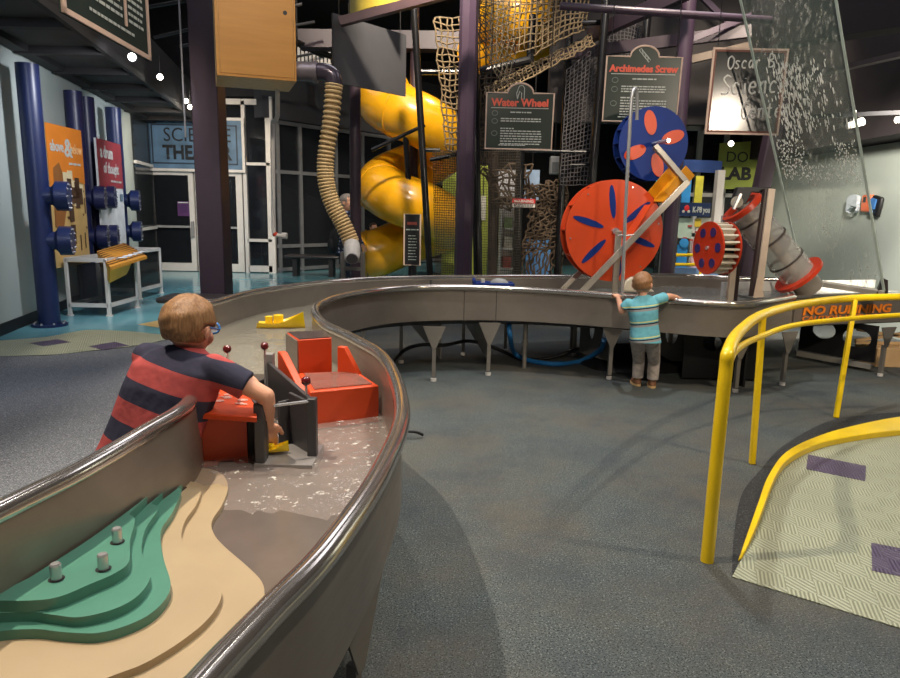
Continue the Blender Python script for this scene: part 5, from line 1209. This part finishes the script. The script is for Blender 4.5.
# colourful activity kiosk
t = thing('activity_kiosk', Rp2(D(690, 270, 10.6), 0), 'white kiosk with navy header and coloured play boards behind the wheels', 'kiosk')
YK = 10.6
hd0 = D(652, 165, YK); hd1 = D(726, 163, YK)
rg = [[V((hd0.x + (hd1.x - hd0.x) * s_, YK + .15 - .3 * math.sin(math.pi * s_) * .5, z)) + V((0, dy, 0)) for z, dy in ((hd0.z - .09, 0), (hd0.z + .09, 0), (hd0.z + .09, .03), (hd0.z - .09, .03))] for s_ in [k / 16 for k in range(17)]]
MB().loft(rg).build('header', mat('deep_blue_header', (40, 66, 124), .4), t)
for px in (669, 714): q = D(px, 250, YK); MB().bx(q.x - .055, q.x + .055, YK - .03, YK + .1, 0, D(px, 170, YK).z).build('post', WHITE, t)
for px0, px1, y0, y1, cl, nm in ((655, 660, 180, 198, (60, 190, 160), 'mint_board'), (681, 692, 176, 203, (52, 150, 220), 'sky_board'), (694, 704, 176, 204, (214, 206, 70), 'yellow_board'), (675, 693, 218, 238, (190, 214, 200), 'pale_mint_board'), (694, 711, 218, 250, (206, 206, 190), 'ivory_board'), (676, 688, 245, 268, (60, 160, 214), 'sky_board'), (690, 700, 240, 268, (206, 170, 176), 'pink_board'), (666, 672, 200, 268, (214, 140, 60), 'orange_strip')):
    a, b_ = D(px0, y1, YK + .02), D(px1, y0, YK + .02); MB().bx(a.x, b_.x, YK + .02, YK + .05, a.z, b_.z).build(nm, mat(nm, cl, .5, 0, .12, 8), t)
a, b_ = D(679, 216, YK - .05), D(711, 203, YK - .05); s_ = MB().bx(a.x, b_.x, YK - .05, YK - .02, a.z, b_.z).build('name_board', mat('deep_navy_board', (22, 44, 84), .4), t)
text('K-P8 you', .12, 'lettering', PRINT, s_, V((a.x + .2, YK - .055, a.z + .06)), UX, UZ, bold=.003, width=.26)
sm = MB(); cc = V((a.x + .11, YK - .055, a.z + .12)); sm.sph(cc, (.04, .008, .045)); sm.build('red_emblem', mat('red_emblem', (206, 36, 40), .5), s_)
sm = MB()
for dx, dz in ((-.05, -.05), (.03, -.05)): sm.sph(cc + V((dx, 0, dz)), (.022, .006, .022))
sm.build('white_dot', WHITE, s_)
rd = MB()
for px, py in ((690, 226), (685, 238), (691, 240), (676, 238), (697, 232)): q = D(px, py, YK); rd.bx(q.x - .03, q.x + .03, YK, YK + .015, q.z - .012, q.z + .012)
rd.build('red_marks', mat('red_mark', (190, 50, 50), .5), t); q = D(698, 223, YK); MB().bx(q.x - .05, q.x + .05, YK, YK + .015, q.z - .06, q.z + .06).build('yellow_square', mat('yellow_square', (220, 190, 60), .5), t)
q = D(684, 243, YK); MB().cyl((q.x, YK - .01, q.z), (q.x, YK + .01, q.z), .07, n=20).build('sky_disc', MATS['sky_board'], t)
for py in (255, 264.5): a, b_ = D(667, py, YK - .3), D(701, py, YK - .3); MB().cyl(a, b_, .025, n=10).build('yellow_bar', YEL, t)
q = D(667, 264, YK - .3); MB().cyl(V((q.x, q.y, 0)), V((q.x, q.y, q.z + .15)), .02, n=8).build('bar_post', YEL, t); q = D(701, 264, YK - .3); MB().cyl(V((q.x, q.y, 0)), V((q.x, q.y, q.z + .15)), .02, n=8).build('bar_post', YEL, t)
a, b_ = D(667, 285, YK), D(716, 268, YK); MB().bx(a.x, b_.x, YK - .1, YK + .2, .0, b_.z).build('base_shelf', mat('steel_blue_shelf', (90, 120, 160), .5), t)
# letter blocks on the right wall
WX = 5.735
def wall_pt(px, py): r_ = ray(px, py); k = WX / r_.x; return V((WX, r_.y * k, HC + r_.z * k))
for nm, px0, px1, py0, py1, cl, lab, tx in (('wall_letter', 853, 864, 196, 211, (196, 206, 214), 'pale blue S letter block on the right wall', 'S'), ('wall_letter', 864, 874, 195, 212, (224, 104, 60), 'orange letter block on the right wall, middle of three', 't'), ('wall_letter', 873, 883, 196, 216, (66, 116, 176), 'blue and black exclamation block on the right wall', '!')):
    c_ = wall_pt((px0 + px1) / 2, (py0 + py1) / 2); hh = abs(wall_pt(px0, py0).z - wall_pt(px0, py1).z); ww = abs(wall_pt(px0, py0).y - wall_pt(px1, py0).y)
    ux = V((0, -1, 0)); uy_ = V((0, -.2 if tx == '!' else 0, 1)).normalized(); t = thing(nm, c_ - H * hh / 2, lab, 'letter')
    if tx == 'S': text('S', hh * 1.35, 'letter_body', mat('pale_blue_letter', cl, .5), t, c_ + V((-.05, ww * .5, -hh * .5)), ux, UZ, bold=.03, width=ww, ext=.025)
    elif tx == 't':
        MB().box(c_ + V((-.02, 0, 0)), (ww * .95, hh, .06), ux, UZ).build('block', mat('orange_letter_block', cl, .5), t, bevel=.02); MB().box(c_ + V((-.055, .02, hh * .22)), (ww * .2, hh * .3, .02), ux, UZ).build('notch', BLACK, t)
    else:
        MB().box(c_ + V((-.02, 0, 0)), (ww, hh, .06), ux.cross(uy_).cross(uy_) * -1 if False else V((0, -1, -.2)).normalized(), uy_).build('block', BLACK, t, bevel=.03); MB().box(c_ + V((-.06, ww * .1, hh * .12)), (ww * .5, hh * .5, .02), V((0, -1, -.2)).normalized(), uy_).build('stroke', mat('blue_letter', cl, .5), t); MB().sph(c_ + V((-.06, ww * .2, -hh * .3)), (.02, ww * .18, ww * .18)).build('dot', MATS['blue_letter'], t)
# unlit track heads at right
for px, py, Y, lab in ((848, 126, 7.6, 'unlit track lamp under the dark bulkhead, left of the pair'), (897, 120, 7.0, 'unlit track lamp under the dark bulkhead at the right edge')):
    p = D(px, py, Y); t = thing('track_lamp', p, lab, 'lamp', 'unlit track lamps at right'); MB().cyl(p, p + V((.16, .02, .05)), .035, .045, n=14).build('housing', WHITE, t); MB().cyl(p + V((.06, 0, .03)), V((p.x + .06, p.y, p.z + .16)), .01, n=8).build('stem', WHITE, t)
    MB().cyl(p - V((.01, 0, .003)), p, .03, n=14).build('lens', WHITE, t)
tr = MB().bar(D(800, 117, 7.7), D(910, 112, 6.9), .04, .04, UX).build('lamp_track', BLACK); tag(tr, 'black lamp track running under the dark bulkhead at right', 'track')
# ================================================================= PEOPLE
def solidify_voxels(mb, voxel, it=3):
    me = bpy.data.meshes.new('tmp'); me.from_pydata([tuple(v) for v in mb.v], [], mb.f)
    bm = bmesh.new(); bm.from_mesh(me)
    bmesh.ops.recalc_face_normals(bm, faces=bm.faces); bm.to_mesh(me); bm.free()
    ob = bpy.data.objects.new('tmp', me); COL.objects.link(ob)
    r_ = ob.modifiers.new('r', 'REMESH'); r_.mode = 'VOXEL'; r_.voxel_size = voxel
    s_ = ob.modifiers.new('s', 'SMOOTH'); s_.iterations = it; s_.factor = .5
    out = eval_mesh(ob); bpy.data.objects.remove(ob); bpy.data.meshes.remove(me); return out
def place(me, name, m, par):
    me.transform(Matrix.Translation(-ORG[par.name_full])); me.name = name; me.materials.clear()
    return finish(me, name, m, par, ORG[par.name_full], sharp=180)
def chain(mb, pts, rs):
    for i, (p, r) in enumerate(zip(pts, rs)):
        mb.sph(p, r, 14, 9)
        if i: mb.cyl(pts[i - 1], p, rs[i - 1], r, 14)
def frame(f, u):
    u = V(u).normalized(); f = V(f); f = (f - u * f.dot(u)).normalized(); return f, u, f.cross(u)     # forward, up, right
def head(mb, c, f, u, s):
    f, u, r = frame(f, u); A_ = (r, f, u)
    mb.sph(c + u * .012 * s - f * .008 * s, (.073 * s, .092 * s, .085 * s), 24, 16, A_)
    mb.sph(c - u * .045 * s + f * .022 * s, (.056 * s, .064 * s, .060 * s), 20, 12, A_)
    mb.sph(c - u * .085 * s + f * .058 * s, (.022 * s, .020 * s, .020 * s), 12, 8, A_)
    for sd_ in (-1, 1):
        mb.sph(c + r * sd_ * .036 * s - u * .035 * s + f * .055 * s, (.027 * s, .026 * s, .028 * s), 12, 8, A_)
        mb.sph(c + r * sd_ * .076 * s - u * .012 * s - f * .012 * s, (.011 * s, .021 * s, .030 * s), 12, 8, (r, (f - r * sd_ * .4).normalized(), u))
    mb.cyl(c + f * .082 * s + u * .0 * s, c + f * .101 * s - u * .028 * s, .008 * s, .013 * s, 10); mb.sph(c + f * .097 * s - u * .029 * s, .013 * s, 10, 7)
    mb.sph(c + f * .078 * s - u * .062 * s, (.020 * s, .012 * s, .010 * s), 10, 7, A_)
def hair(par, c, f, u, s, m, thick=.011, low=-.70, seed=1):
    f, u, r = frame(f, u); rr = random.Random(seed); nu, nv = 64, 40; vs = []; mb = MB()
    ph = [rr.uniform(0, 6) for _ in range(6)]
    def rad(d):
        df, du, dr = d.dot(f), d.dot(u), abs(d.dot(r))
        edge = max(df - (.20 + .55 * max(0, du)) if du < .62 else -1, 0)           # face
        face = min(1, max(0, (df - .30) / .12)) * min(1, max(0, (.66 - du) / .12))
        side = min(1, max(0, (df + .10) / .15)) * min(1, max(0, (-.02 - du) / .12))       # in front of the ears
        neck = min(1, max(0, (low + .12 - du) / .22))
        ear = 1 if (dr > .86 and -.30 < du < .02 and -.3 < df < .2) else 0
        k = max(face, side, neck, ear * .8)
        a = math.atan2(d.dot(r), df)
        tuft = .0012 * math.sin(a * 9 + ph[0] + du * 5) + .0010 * math.sin(a * 23 + ph[1]) * (1 - du) + .0010 * math.sin(du * 13 + a * 3 + ph[2])
        return (1 - k) * (thick * (.55 + .45 * min(1, (du + .7) / .9)) + tuft) / .08 + k * -.14
    for j in range(nv + 1):
        t = math.pi * j / nv
        for i in range(nu):
            p = 2 * math.pi * i / nu; d = (r * math.cos(p) + f * math.sin(p)) * math.sin(t) + u * math.cos(t)
            k = 1 + rad(d)
            ctr = c + u * .010 * s - f * .006 * s
            vs.append(ctr + r * d.dot(r) * .075 * s * k + f * d.dot(f) * .094 * s * k + u * d.dot(u) * (.086 if d.dot(u) > 0 else .092) * s * k)
    fs = [(j * nu + i, j * nu + (i + 1) % nu, (j + 1) * nu + (i + 1) % nu, (j + 1) * nu + i) for j in range(nv) for i in range(nu)]
    mb.add(vs, fs); return mb.build('hair', m, par, sharp=180)
EYW = mat('eye_white', (226, 222, 216), .3); EYD = mat('eye_brown', (60, 40, 30), .2); LIPM = mat('lip', (190, 110, 100), .5)
def face_bits(par, c, f, u, s):
    f, u, r = frame(f, u)
    for sd_ in (-1, 1):
        e = MB().sph(c + r * sd_ * .030 * s + f * .073 * s + u * .0 * s, .0125 * s, 12, 8).build('eye', EYW, par); MB().sph(c + r * sd_ * .0305 * s + f * .0835 * s, .0055 * s, 10, 6).build('iris', EYD, e)
    MB().sph(c + f * .087 * s - u * .061 * s, (.017 * s, .007 * s, .005 * s), 10, 6, (r, f, u)).build('mouth', LIPM, par)
def hand_(mb, w, d, back, s, curl=.5, thumb=1):
    """palm and five fingers; d points along the hand, back is the back of the hand"""
    d = V(d).normalized(); b = V(back); b = (b - d * b.dot(d)).normalized(); sd_ = d.cross(b)
    pc = w + d * .032 * s
    mb.sph(pc, (.034 * s, .038 * s, .014 * s), 14, 9, (sd_, d, b)); mb.sph(w, .021 * s, 12, 8)
    for k, (o_, l_) in enumerate(((-.024, .050), (-.008, .058), (.008, .055), (.023, .043))):
        p = w + d * .060 * s + sd_ * o_ * s; a = curl * .6; d1 = d * math.cos(a) - b * math.sin(a); d2 = d * math.cos(a + curl) - b * math.sin(a + curl); d3 = d * math.cos(a + 1.8 * curl) - b * math.sin(a + 1.8 * curl)
        q0 = p; q1 = q0 + d1 * l_ * .45 * s; q2 = q1 + d2 * l_ * .32 * s; q3 = q2 + d3 * l_ * .25 * s
        chain(mb, [w + d * .035 * s + sd_ * o_ * .8 * s, q0, q1, q2, q3], [.009 * s, .0088 * s, .0082 * s, .0076 * s, .0066 * s])
    tb_ = w + d * .016 * s - sd_ * thumb * .026 * s; td = (d * .7 - sd_ * thumb * .6 - b * .35).normalized()
    chain(mb, [w + d * .012 * s - sd_ * thumb * .012 * s, tb_, tb_ + td * .026 * s, tb_ + td * .026 * s + (td + d * .5).normalized() * .022 * s], [.013 * s, .0115 * s, .0098 * s, .0082 * s])
def torso_loft(mb, st):
    """st: (centre, right-vector, forward-vector, half width, half depth)"""
    rings = []
    for c, r, f, a, b in st:
        rings.append([c + r * a * math.copysign(abs(math.cos(t)) ** .8, math.cos(t)) + f * b * math.copysign(abs(math.sin(t)) ** .8, math.sin(t)) for t in [2 * math.pi * k / 28 for k in range(28)]])
    mb.loft(rings)
def sides(hipL, hipR, shL, shR):
    up = ((shL + shR) - (hipL + hipR)).normalized(); rh = (hipR - hipL).normalized(); rs = (shR - shL).normalized(); return up, rh, rs
def person(name, base, label, J, s, skin, shirt, pants, shoe, voxel=.005, hair_m=None, seed=1, sleeve='short', group=None, hem=.10, loose=1.0, hands=None, hair_thick=.012):
    t = thing(name, base, label, 'person', group)
    up, rh, rs = sides(J['hipL'], J['hipR'], J['shL'], J['shR'])
    pel = (J['hipL'] + J['hipR']) / 2; shc = (J['shL'] + J['shR']) / 2; neck = J['neck']
    hw = (J['hipR'] - J['hipL']).length / 2; sw = (J['shR'] - J['shL']).length / 2
    fw_ = up.cross(rh) if True else None; fh = UZ.cross(rh).normalized() if False else up.cross(rh); fs_ = up.cross(rs)
    def tor(k, top=True):
        a = [(pel - up * .05 * s, rh, fh, (hw + .035 * s) * k, .075 * s * k), (pel + up * .02 * s, rh, fh, (hw + .055 * s) * k, .085 * s * k), (pel.lerp(shc, .35), (rh + rs).normalized(), (fh + fs_).normalized(), (hw + .045 * s) * k, .080 * s * k),
             (pel.lerp(shc, .7), rs, fs_, (sw * .5 + hw * .5 + .02 * s) * k, .088 * s * k), (pel.lerp(shc, .93), rs, fs_, (sw + .0 * s) * k, .078 * s * k), (shc + up * .03 * s, rs, fs_, sw * .72 * k, .058 * s * k), (shc + up * .055 * s, rs, fs_, sw * .4 * k, .042 * s * k)]
        return a
    b = MB(); torso_loft(b, tor(.9))
    chain(b, [shc + up * .02 * s, neck, J['head'] - V(J['hu']).normalized() * .045 * s * 1.05], [.042 * s, .036 * s, .036 * s])
    head(b, J['head'], J['hf'], J['hu'], s * J.get('hs', 1))
    for sd_ in 'LR':
        chain(b, [J['sh' + sd_], J['el' + sd_], J['el' + sd_].lerp(J['wr' + sd_], .3), J['wr' + sd_]], [.038 * s, .029 * s, .030 * s, .020 * s])
        d = J.get('hd' + sd_) or (J['wr' + sd_] - J['el' + sd_]); hand_(b, J['wr' + sd_], d, J.get('hb' + sd_, UZ), s * 1.0, J.get('curl', .5), J.get('th' + sd_, 1 if sd_ == 'R' else -1))
        chain(b, [J['hip' + sd_], J['kn' + sd_], J['kn' + sd_].lerp(J['an' + sd_], .3), J['an' + sd_]], [.060 * s, .043 * s, .043 * s, .028 * s])
        td = V(J['toe' + sd_]).normalized(); b.sph(J['an' + sd_] + td * .05 * s - UZ * .03 * s, (.03 * s, .085 * s, .028 * s), 12, 8, (td.cross(UZ), td, UZ))
    place(solidify_voxels(b, voxel), 'body', skin, t)
    # shirt
    sh = MB(); kk = 1.06 * loose
    st = tor(kk); st[0] = (pel - up * hem * s, rh, fh, (hw + .062 * s) * kk, .092 * s * kk); torso_loft(sh, st[:-1] + [(shc + up * .062 * s, rs, fs_, .05 * s, .048 * s)])
    for sd_ in 'LR':
        if sleeve == 'short':
            e = J['sh' + sd_].lerp(J['el' + sd_], .62); dd = (e - J['sh' + sd_]).normalized(); sh.sph(J['sh' + sd_] - dd * .005, .050 * s, 14, 9); sh.cyl(J['sh' + sd_], e, .050 * s, .051 * s, 18)
        else: chain(sh, [J['sh' + sd_], J['el' + sd_], J['wr' + sd_]], [.052 * s, .042 * s, .030 * s])
    so_ = place(solidify_voxels(sh, voxel * 1.2, 4), 'shirt', shirt, t)
    pn = MB(); torso_loft(pn, [(pel - up * .06 * s, rh, fh, (hw + .045 * s), .085 * s), (pel + up * .03 * s, rh, fh, (hw + .055 * s), .085 * s)])
    for sd_ in 'LR':
        chain(pn, [J['hip' + sd_], J['kn' + sd_]], [.070 * s, .056 * s]); pn.cyl(J['kn' + sd_], J['an' + sd_] + UZ * .01 * s, .056 * s, .052 * s, 18)
    po_ = place(solidify_voxels(pn, voxel * 1.2, 3), 'trousers', pants, t)
    for sd_ in 'LR':
        td = V(J['toe' + sd_]).normalized(); sm = MB(); a_ = J['an' + sd_]; gx = V((a_.x, a_.y, 0))
        sm.sph(gx + td * .045 * s + UZ * .03 * s, (.037 * s, .095 * s, .034 * s), 16, 10, (td.cross(UZ), td, UZ)); sm.cyl(gx + UZ * .025 * s, gx + UZ * .075 * s, .037 * s, .034 * s, 16)
        o_ = place(solidify_voxels(sm, .006, 2), 'shoe', shoe[0], t)
        MB().prism([gx + td * (.045 + .097 * math.cos(k * math.pi / 10)) * s + td.cross(UZ) * .040 * math.sin(k * math.pi / 10) * s + UZ * .002 for k in range(20)], UZ * .020 * s).build('sole', shoe[1], o_)
    face_bits(t, J['head'], J['hf'], J['hu'], s * J.get('hs', 1))
    if hair_m: hair(t, J['head'], J['hf'], J['hu'], s * J.get('hs', 1), hair_m, hair_thick, seed=seed)
    return t
# the boy in the striped shirt leaning over the rim
hc1 = D(189, 326, 2.50)
f1 = V((.62, .78, 0)).normalized(); r1 = V((.86, -.50, 0)).normalized()
nk = D(193, 353, 2.49); shc = nk + V((-.015, -.01, -.022)); pel = V((-1.145, 2.44, .57))
J = dict(head=hc1, hf=(.17, .95, -.30), hu=(.12, .16, 1), hs=1.0, neck=nk, shR=shc + V((.12, -.065, -.02)), shL=shc + V((-.170, .045, -.005)),
         elR=D(266, 396, 2.42), wrR=D(268, 424, 2.50), hdR=(.02, .12, -1), hbR=(.5, -.8, 0), elL=V((-1.02, 2.74, .84)), wrL=V((-.92, 2.80, .785)), hdL=(.9, .3, -.05), hbL=(0, 0, 1), curl=.55,
         hipR=pel + V((.10, -.05, 0)), hipL=pel + V((-.10, .05, 0)), knR=V((-1.22, 2.33, .33)), knL=V((-1.36, 2.43, .33)), anR=V((-1.26, 2.26, .07)), anL=V((-1.42, 2.38, .07)), toeR=(.6, .8, 0), toeL=(.6, .8, 0))
base1 = V((-1.33, 2.32, 0))
axis = (nk - pel)
axis = V((.27, .15, 1)).normalized()
SH1 = m_bands('red_navy_striped_shirt', axis, D(128, 386, 2.46) - base1 - axis * .040, [(0, (58, 58, 76)), (.080, (186, 84, 82))], period=.162)
P1 = person('person', base1, 'boy in red and navy striped shirt leaning over the channel rim into the orange lock', J, 1.10, SKIN, SH1, mat('dark_shorts', (50, 52, 60), .9), (mat('dark_shoe', (50, 48, 50), .6), WHITE), .005,
            m_hair('light_brown_hair', (112, 78, 48), (172, 130, 88)), 3, loose=1.14, hem=.06, hair_thick=.013)
ff_, uu_, rr_ = frame(J['hf'], J['hu']); hs = 1.10
GLB = mat('blue_spectacle_frame', (46, 120, 196), .3); g = None
gl_ = bpy.data.objects.new('spectacles', None)
gp_ = MB()
for sd_ in (-1, 1):
    cc = hc1 + (rr_ * sd_ * .033 + ff_ * .098 - uu_ * .0) * hs; gp_.tube([cc + (rr_ * .026 * math.cos(a) + uu_ * .020 * math.sin(a)) * hs for a in [2 * math.pi * k / 20 for k in range(20)]], .004, 6, closed=True)
    gp_.tube([cc + rr_ * sd_ * .026 * hs, hc1 + (rr_ * sd_ * .080 + ff_ * .05) * hs, hc1 + (rr_ * sd_ * .084 - ff_ * .01 + uu_ * .006) * hs], .004, 6)
gp_.tube([hc1 + (-rr_ * .008 + ff_ * .104) * hs, hc1 + (rr_ * .008 + ff_ * .104) * hs], .0035, 6)
bpy.data.objects.remove(gl_)
gt_ = thing('spectacles', hc1, 'blue framed spectacles worn by the boy in the striped shirt', 'glasses'); gp_.build('frame', GLB, gt_)
for sd_ in (-1, 1):
    cc = hc1 + (rr_ * sd_ * .033 + ff_ * .098) * hs; MB().prism([cc + (rr_ * .024 * math.cos(a) + uu_ * .018 * math.sin(a)) * hs for a in [2 * math.pi * k / 20 for k in range(20)]], ff_ * .002).build('lens', glassy('spectacle_lens_%d' % sd_, (200, 215, 225), .25), gt_)
# the small boy at the far rim
Y0 = 5.58
fl_, fr_ = W(637, 385.5), W(652, 387.5); 
hc2 = D(642.5, 284, Y0 + .03); pel2 = D(645, 337, Y0 - .02); shc2 = D(642.5, 301.5, Y0)
J2 = dict(head=hc2, hf=(.45, .88, -.1), hu=(.0, .05, 1), hs=1.02, neck=D(643, 296, Y0), shR=D(657.5, 300, Y0), shL=D(628, 304.5, Y0 + .01), elR=D(668, 296.5, 5.68), wrR=D(676, 297, 5.82), hdR=(.8, .5, -.25), hbR=(0, 0, 1), elL=D(622, 311, Y0 + .03), wrL=D(618, 297.5, 5.83), hdL=(-.1, .7, .25), hbL=(0, -.3, 1), curl=.75,
          hipL=pel2 + V((-.062, 0, 0)), hipR=pel2 + V((.062, 0, 0)), knL=V((fl_.x + .0, fl_.y - .0, .235)), knR=V((fr_.x, fr_.y, .235)), anL=V((fl_.x, fl_.y, .065)), anR=V((fr_.x, fr_.y, .065)), toeL=(-.1, 1, 0), toeR=(.15, 1, 0))
base2 = V(((fl_.x + fr_.x) / 2, fl_.y, 0)); pel2b = pel2
ax2 = V((.22, 0, 1)).normalized(); ax2 = V((-.14, 0, 1)).normalized()
TQ = (112, 182, 198)
SH2 = m_bands('teal_striped_shirt', ax2, (pel2 - base2) + V((0, 0, -.075)), [(0, TQ), (.045, (150, 150, 150)), (.062, (34, 40, 56)), (.072, TQ), (.080, (220, 222, 140)), (.089, TQ)], period=.128)
person('person', base2, 'small boy in teal striped shirt and grey trousers reaching over the far rim', J2, .94, SKIN, SH2, mat('grey_camo_trousers', (172, 162, 156), .9, 0, .3, 22), (mat('brown_shoe', (122, 82, 56), .6), mat('tan_sole', (212, 178, 126), .6)), .005,
       m_hair('brown_hair', (120, 84, 54), (168, 122, 82)), 5, loose=1.02, hem=.05)
# people beyond the hose
def stander(px, Y, h, label, shirt, pants, hairm, facing, seed, sleeve='long'):
    x = D(px, 230, Y).x; b = V((x, Y, 0)); k = h / 1.2; f = V(facing).normalized(); r = V((f.y, -f.x, 0)); u = UZ
    P = lambda a, c, z: b + r * a * k + f * c * k + UZ * z * k
    Jx = dict(head=P(0, .02, 1.09), hf=tuple(f + V((0, 0, -.2))), hu=(0, 0, 1), hs=.92 if h > 1.4 else 1, neck=P(0, 0, .98), shR=P(.145, 0, .93), shL=P(-.145, 0, .93), elR=P(.17, .03, .72), elL=P(-.17, .03, .72), wrR=P(.14, .14, .60), wrL=P(-.14, .14, .60),
              hipR=P(.075, 0, .58), hipL=P(-.075, 0, .58), knR=P(.075, .02, .32), knL=P(-.075, .02, .32), anR=P(.075, 0, .07), anL=P(-.075, 0, .07), toeR=tuple(f), toeL=tuple(f))
    return person('person', b, label, Jx, k, SKIN, shirt, pants, (mat('grey_shoe', (170, 168, 166), .6), WHITE), .011, hairm, seed, sleeve)
stander(346, 12.2, 1.78, 'adult in navy and white plaid shirt standing behind the ribbed hose', m_plaid('plaid_cloth', (50, 62, 104), (176, 184, 200), (34, 38, 60)), mat('dark_jeans', (40, 46, 62), .9), m_hair('grey_hair', (120, 112, 106), (170, 162, 154)), (.9, -.3, 0), 6)
stander(373, 15.2, 1.22, 'child in dark shirt and blue jeans beside the slide mouth', mat('dark_tee', (38, 38, 44), .9, 0, .3, 9), mat('blue_jeans', (58, 78, 116), .9), m_hair('dark_hair', (48, 34, 28), (76, 54, 42)), (.6, -.8, 0), 7)
bpx = D(338, 241, 12.15); t = thing('backpack', bpx - H * .25, 'black backpack on the back of the adult in plaid', 'bag'); g = MB(); g.sph(bpx, (.16, .13, .27), 18, 12); g.build('main_pouch', mat('black_nylon', (24, 24, 28), .7), t); g = MB(); g.sph(bpx + V((-.10, -.05, -.08)), (.08, .09, .14), 14, 9); g.build('front_pocket', MATS['black_nylon'], t)

# ================================================================= LIGHT
def spot(loc, aim, power, deg=70, rad=.08, col=(255, 238, 214), blend=.6):  # serves the museum's own spots and the added fill spots marked below
    l = bpy.data.lights.new('room_or_fill_spot', 'SPOT'); l.energy = power; l.spot_size = R(deg); l.spot_blend = blend; l.shadow_soft_size = rad; l.color = lin(col)
    o = bpy.data.objects.new('room_or_fill_spot', l); COL.objects.link(o); o.location = V(loc); o.rotation_euler = (V(aim) - V(loc)).to_track_quat('-Z', 'Y').to_euler(); return o
spot((-1.8, 2.4, 4.9), (-.4, 2.4, .3), 820, 75, .04)          # over the near channel, throws its shadow to the right
spot((1.6, .6, 5.6), (-1.0, 1.9, .6), 460, 34, .10)  # fill added from the right for the channel's left inner wall
spot((-1.2, 5.6, 5.8), (-1.3, 4.6, .6), 480, 50, .08)
spot((1.0, 5.3, 5.9), (1.1, 4.7, 0), 620, 76, .10, (246, 246, 240))
spot((4.6, 2.0, 5.4), (2.4, 3.6, 0), 640, 62, .06, (255, 236, 206))
spot((2.6, 2.4, 5.8), (2.4, 6.3, 1.0), 300, 55, .08)
spot((-3.0, 3.5, 3.1), (-5.2, 6.5, .9), 200, 95, .15, (236, 242, 255))
spot((-3.4, 8.0, 3.1), (-5.6, 10.4, 1.2), 200, 110, .15, (244, 246, 255))
spot((-3.9, 11.5, 3.1), (-6.2, 13.2, 1.2), 150, 110, .15, (244, 246, 255))
spot((-3.4, 6.4, 5.4), (-4.6, 8.8, 0), 520, 60, .12)
spot((-.2, 8.0, 5.9), (-.6, 13, 2.0), 1500, 70, .12)
spot((2.6, 7.6, 5.9), (3.4, 11.4, 1.3), 900, 75, .12)
spot((4.1, 6.3, 2.9), (5.75, 8.9, .9), 1500, 74, .15, (255, 246, 232))
spot((-.8, 3.6, 5.6), (-1.4, 7.4, 3.2), 420, 38, .1)          # on the wooden box and hose
spot((1.0, 12.5, 5.8), (1.0, 15, 1), 900, 110, .2)
spot((-4.6, 12.6, 3.2), (-6, 15.7, 1.7), 260, 100, .15)
spot((.6, 3.0, 4.6), (-2.5, 5.3, 3.1), 240, 40, .08)            # fill spot added to brighten the big text board
spot((.2, 3.4, 3.4), (1.4, 7.3, 2.5), 130, 44, .08)            # fill spot added in front to brighten the hanging signs
spot((3.6, 8.0, 4.6), (5.0, 12.6, 2.6), 420, 60, .1)            # on the green sign
spot((-3.4, 3.6, 5.8), (-2.7, 4.3, 0), 650, 50, .1)  # fill spot added to lift the floor left of the channel
spot((.6, -1.6, 4.6), (1.1, 6.0, .75), 620, 22, .08)  # fill added from behind the camera for the upright steel panels
spot((.4, 5.0, 5.2), (-1.15, 7.6, 1.0), 320, 26, .08)  # fill spot added to whiten the funnel stand
spot((-5.4, 18.5, 4.2), (-5.6, 17.5, 0), 200, 130, .2)  # unseen light added to brighten the room behind the storefront
spot((3.6, 1.2, 3.9), (4.0, 6.2, .65), 800, 24, .08)  # fill spot added for the tank front and its lettering
spot((-2.6, 9.5, 5.6), (-2.8, 17.5, 4.0), 420, 50, .1)  # small fill spot added for the slate header over the bay
_d = ray(721, 117); _p = D(721, 117, 7.1); _r = _d - un_board * 2 * _d.dot(un_board)
_q = _p + _r * (7.6 / abs(_r.y)); spot(_q, _p, 700, 24, .14)      # the lamp mirrored in the chalkboard
for x, y, e in ((-2.6, 5.5, 130), (1.6, 4.0, 130), (-.4, 10.0, 150), (3.4, 8.6, 130), (-4.4, 12.5, 60), (-.6, 1.0, 110)):  # unseen soft fill lights added overhead to lift the whole hall
    l = bpy.data.lights.new('overhead_fill', 'AREA'); l.energy = e * .45; l.size = 2.4; l.color = lin((240, 240, 250)); o = bpy.data.objects.new('overhead_fill', l); COL.objects.link(o); o.location = (x, y, 6.12)
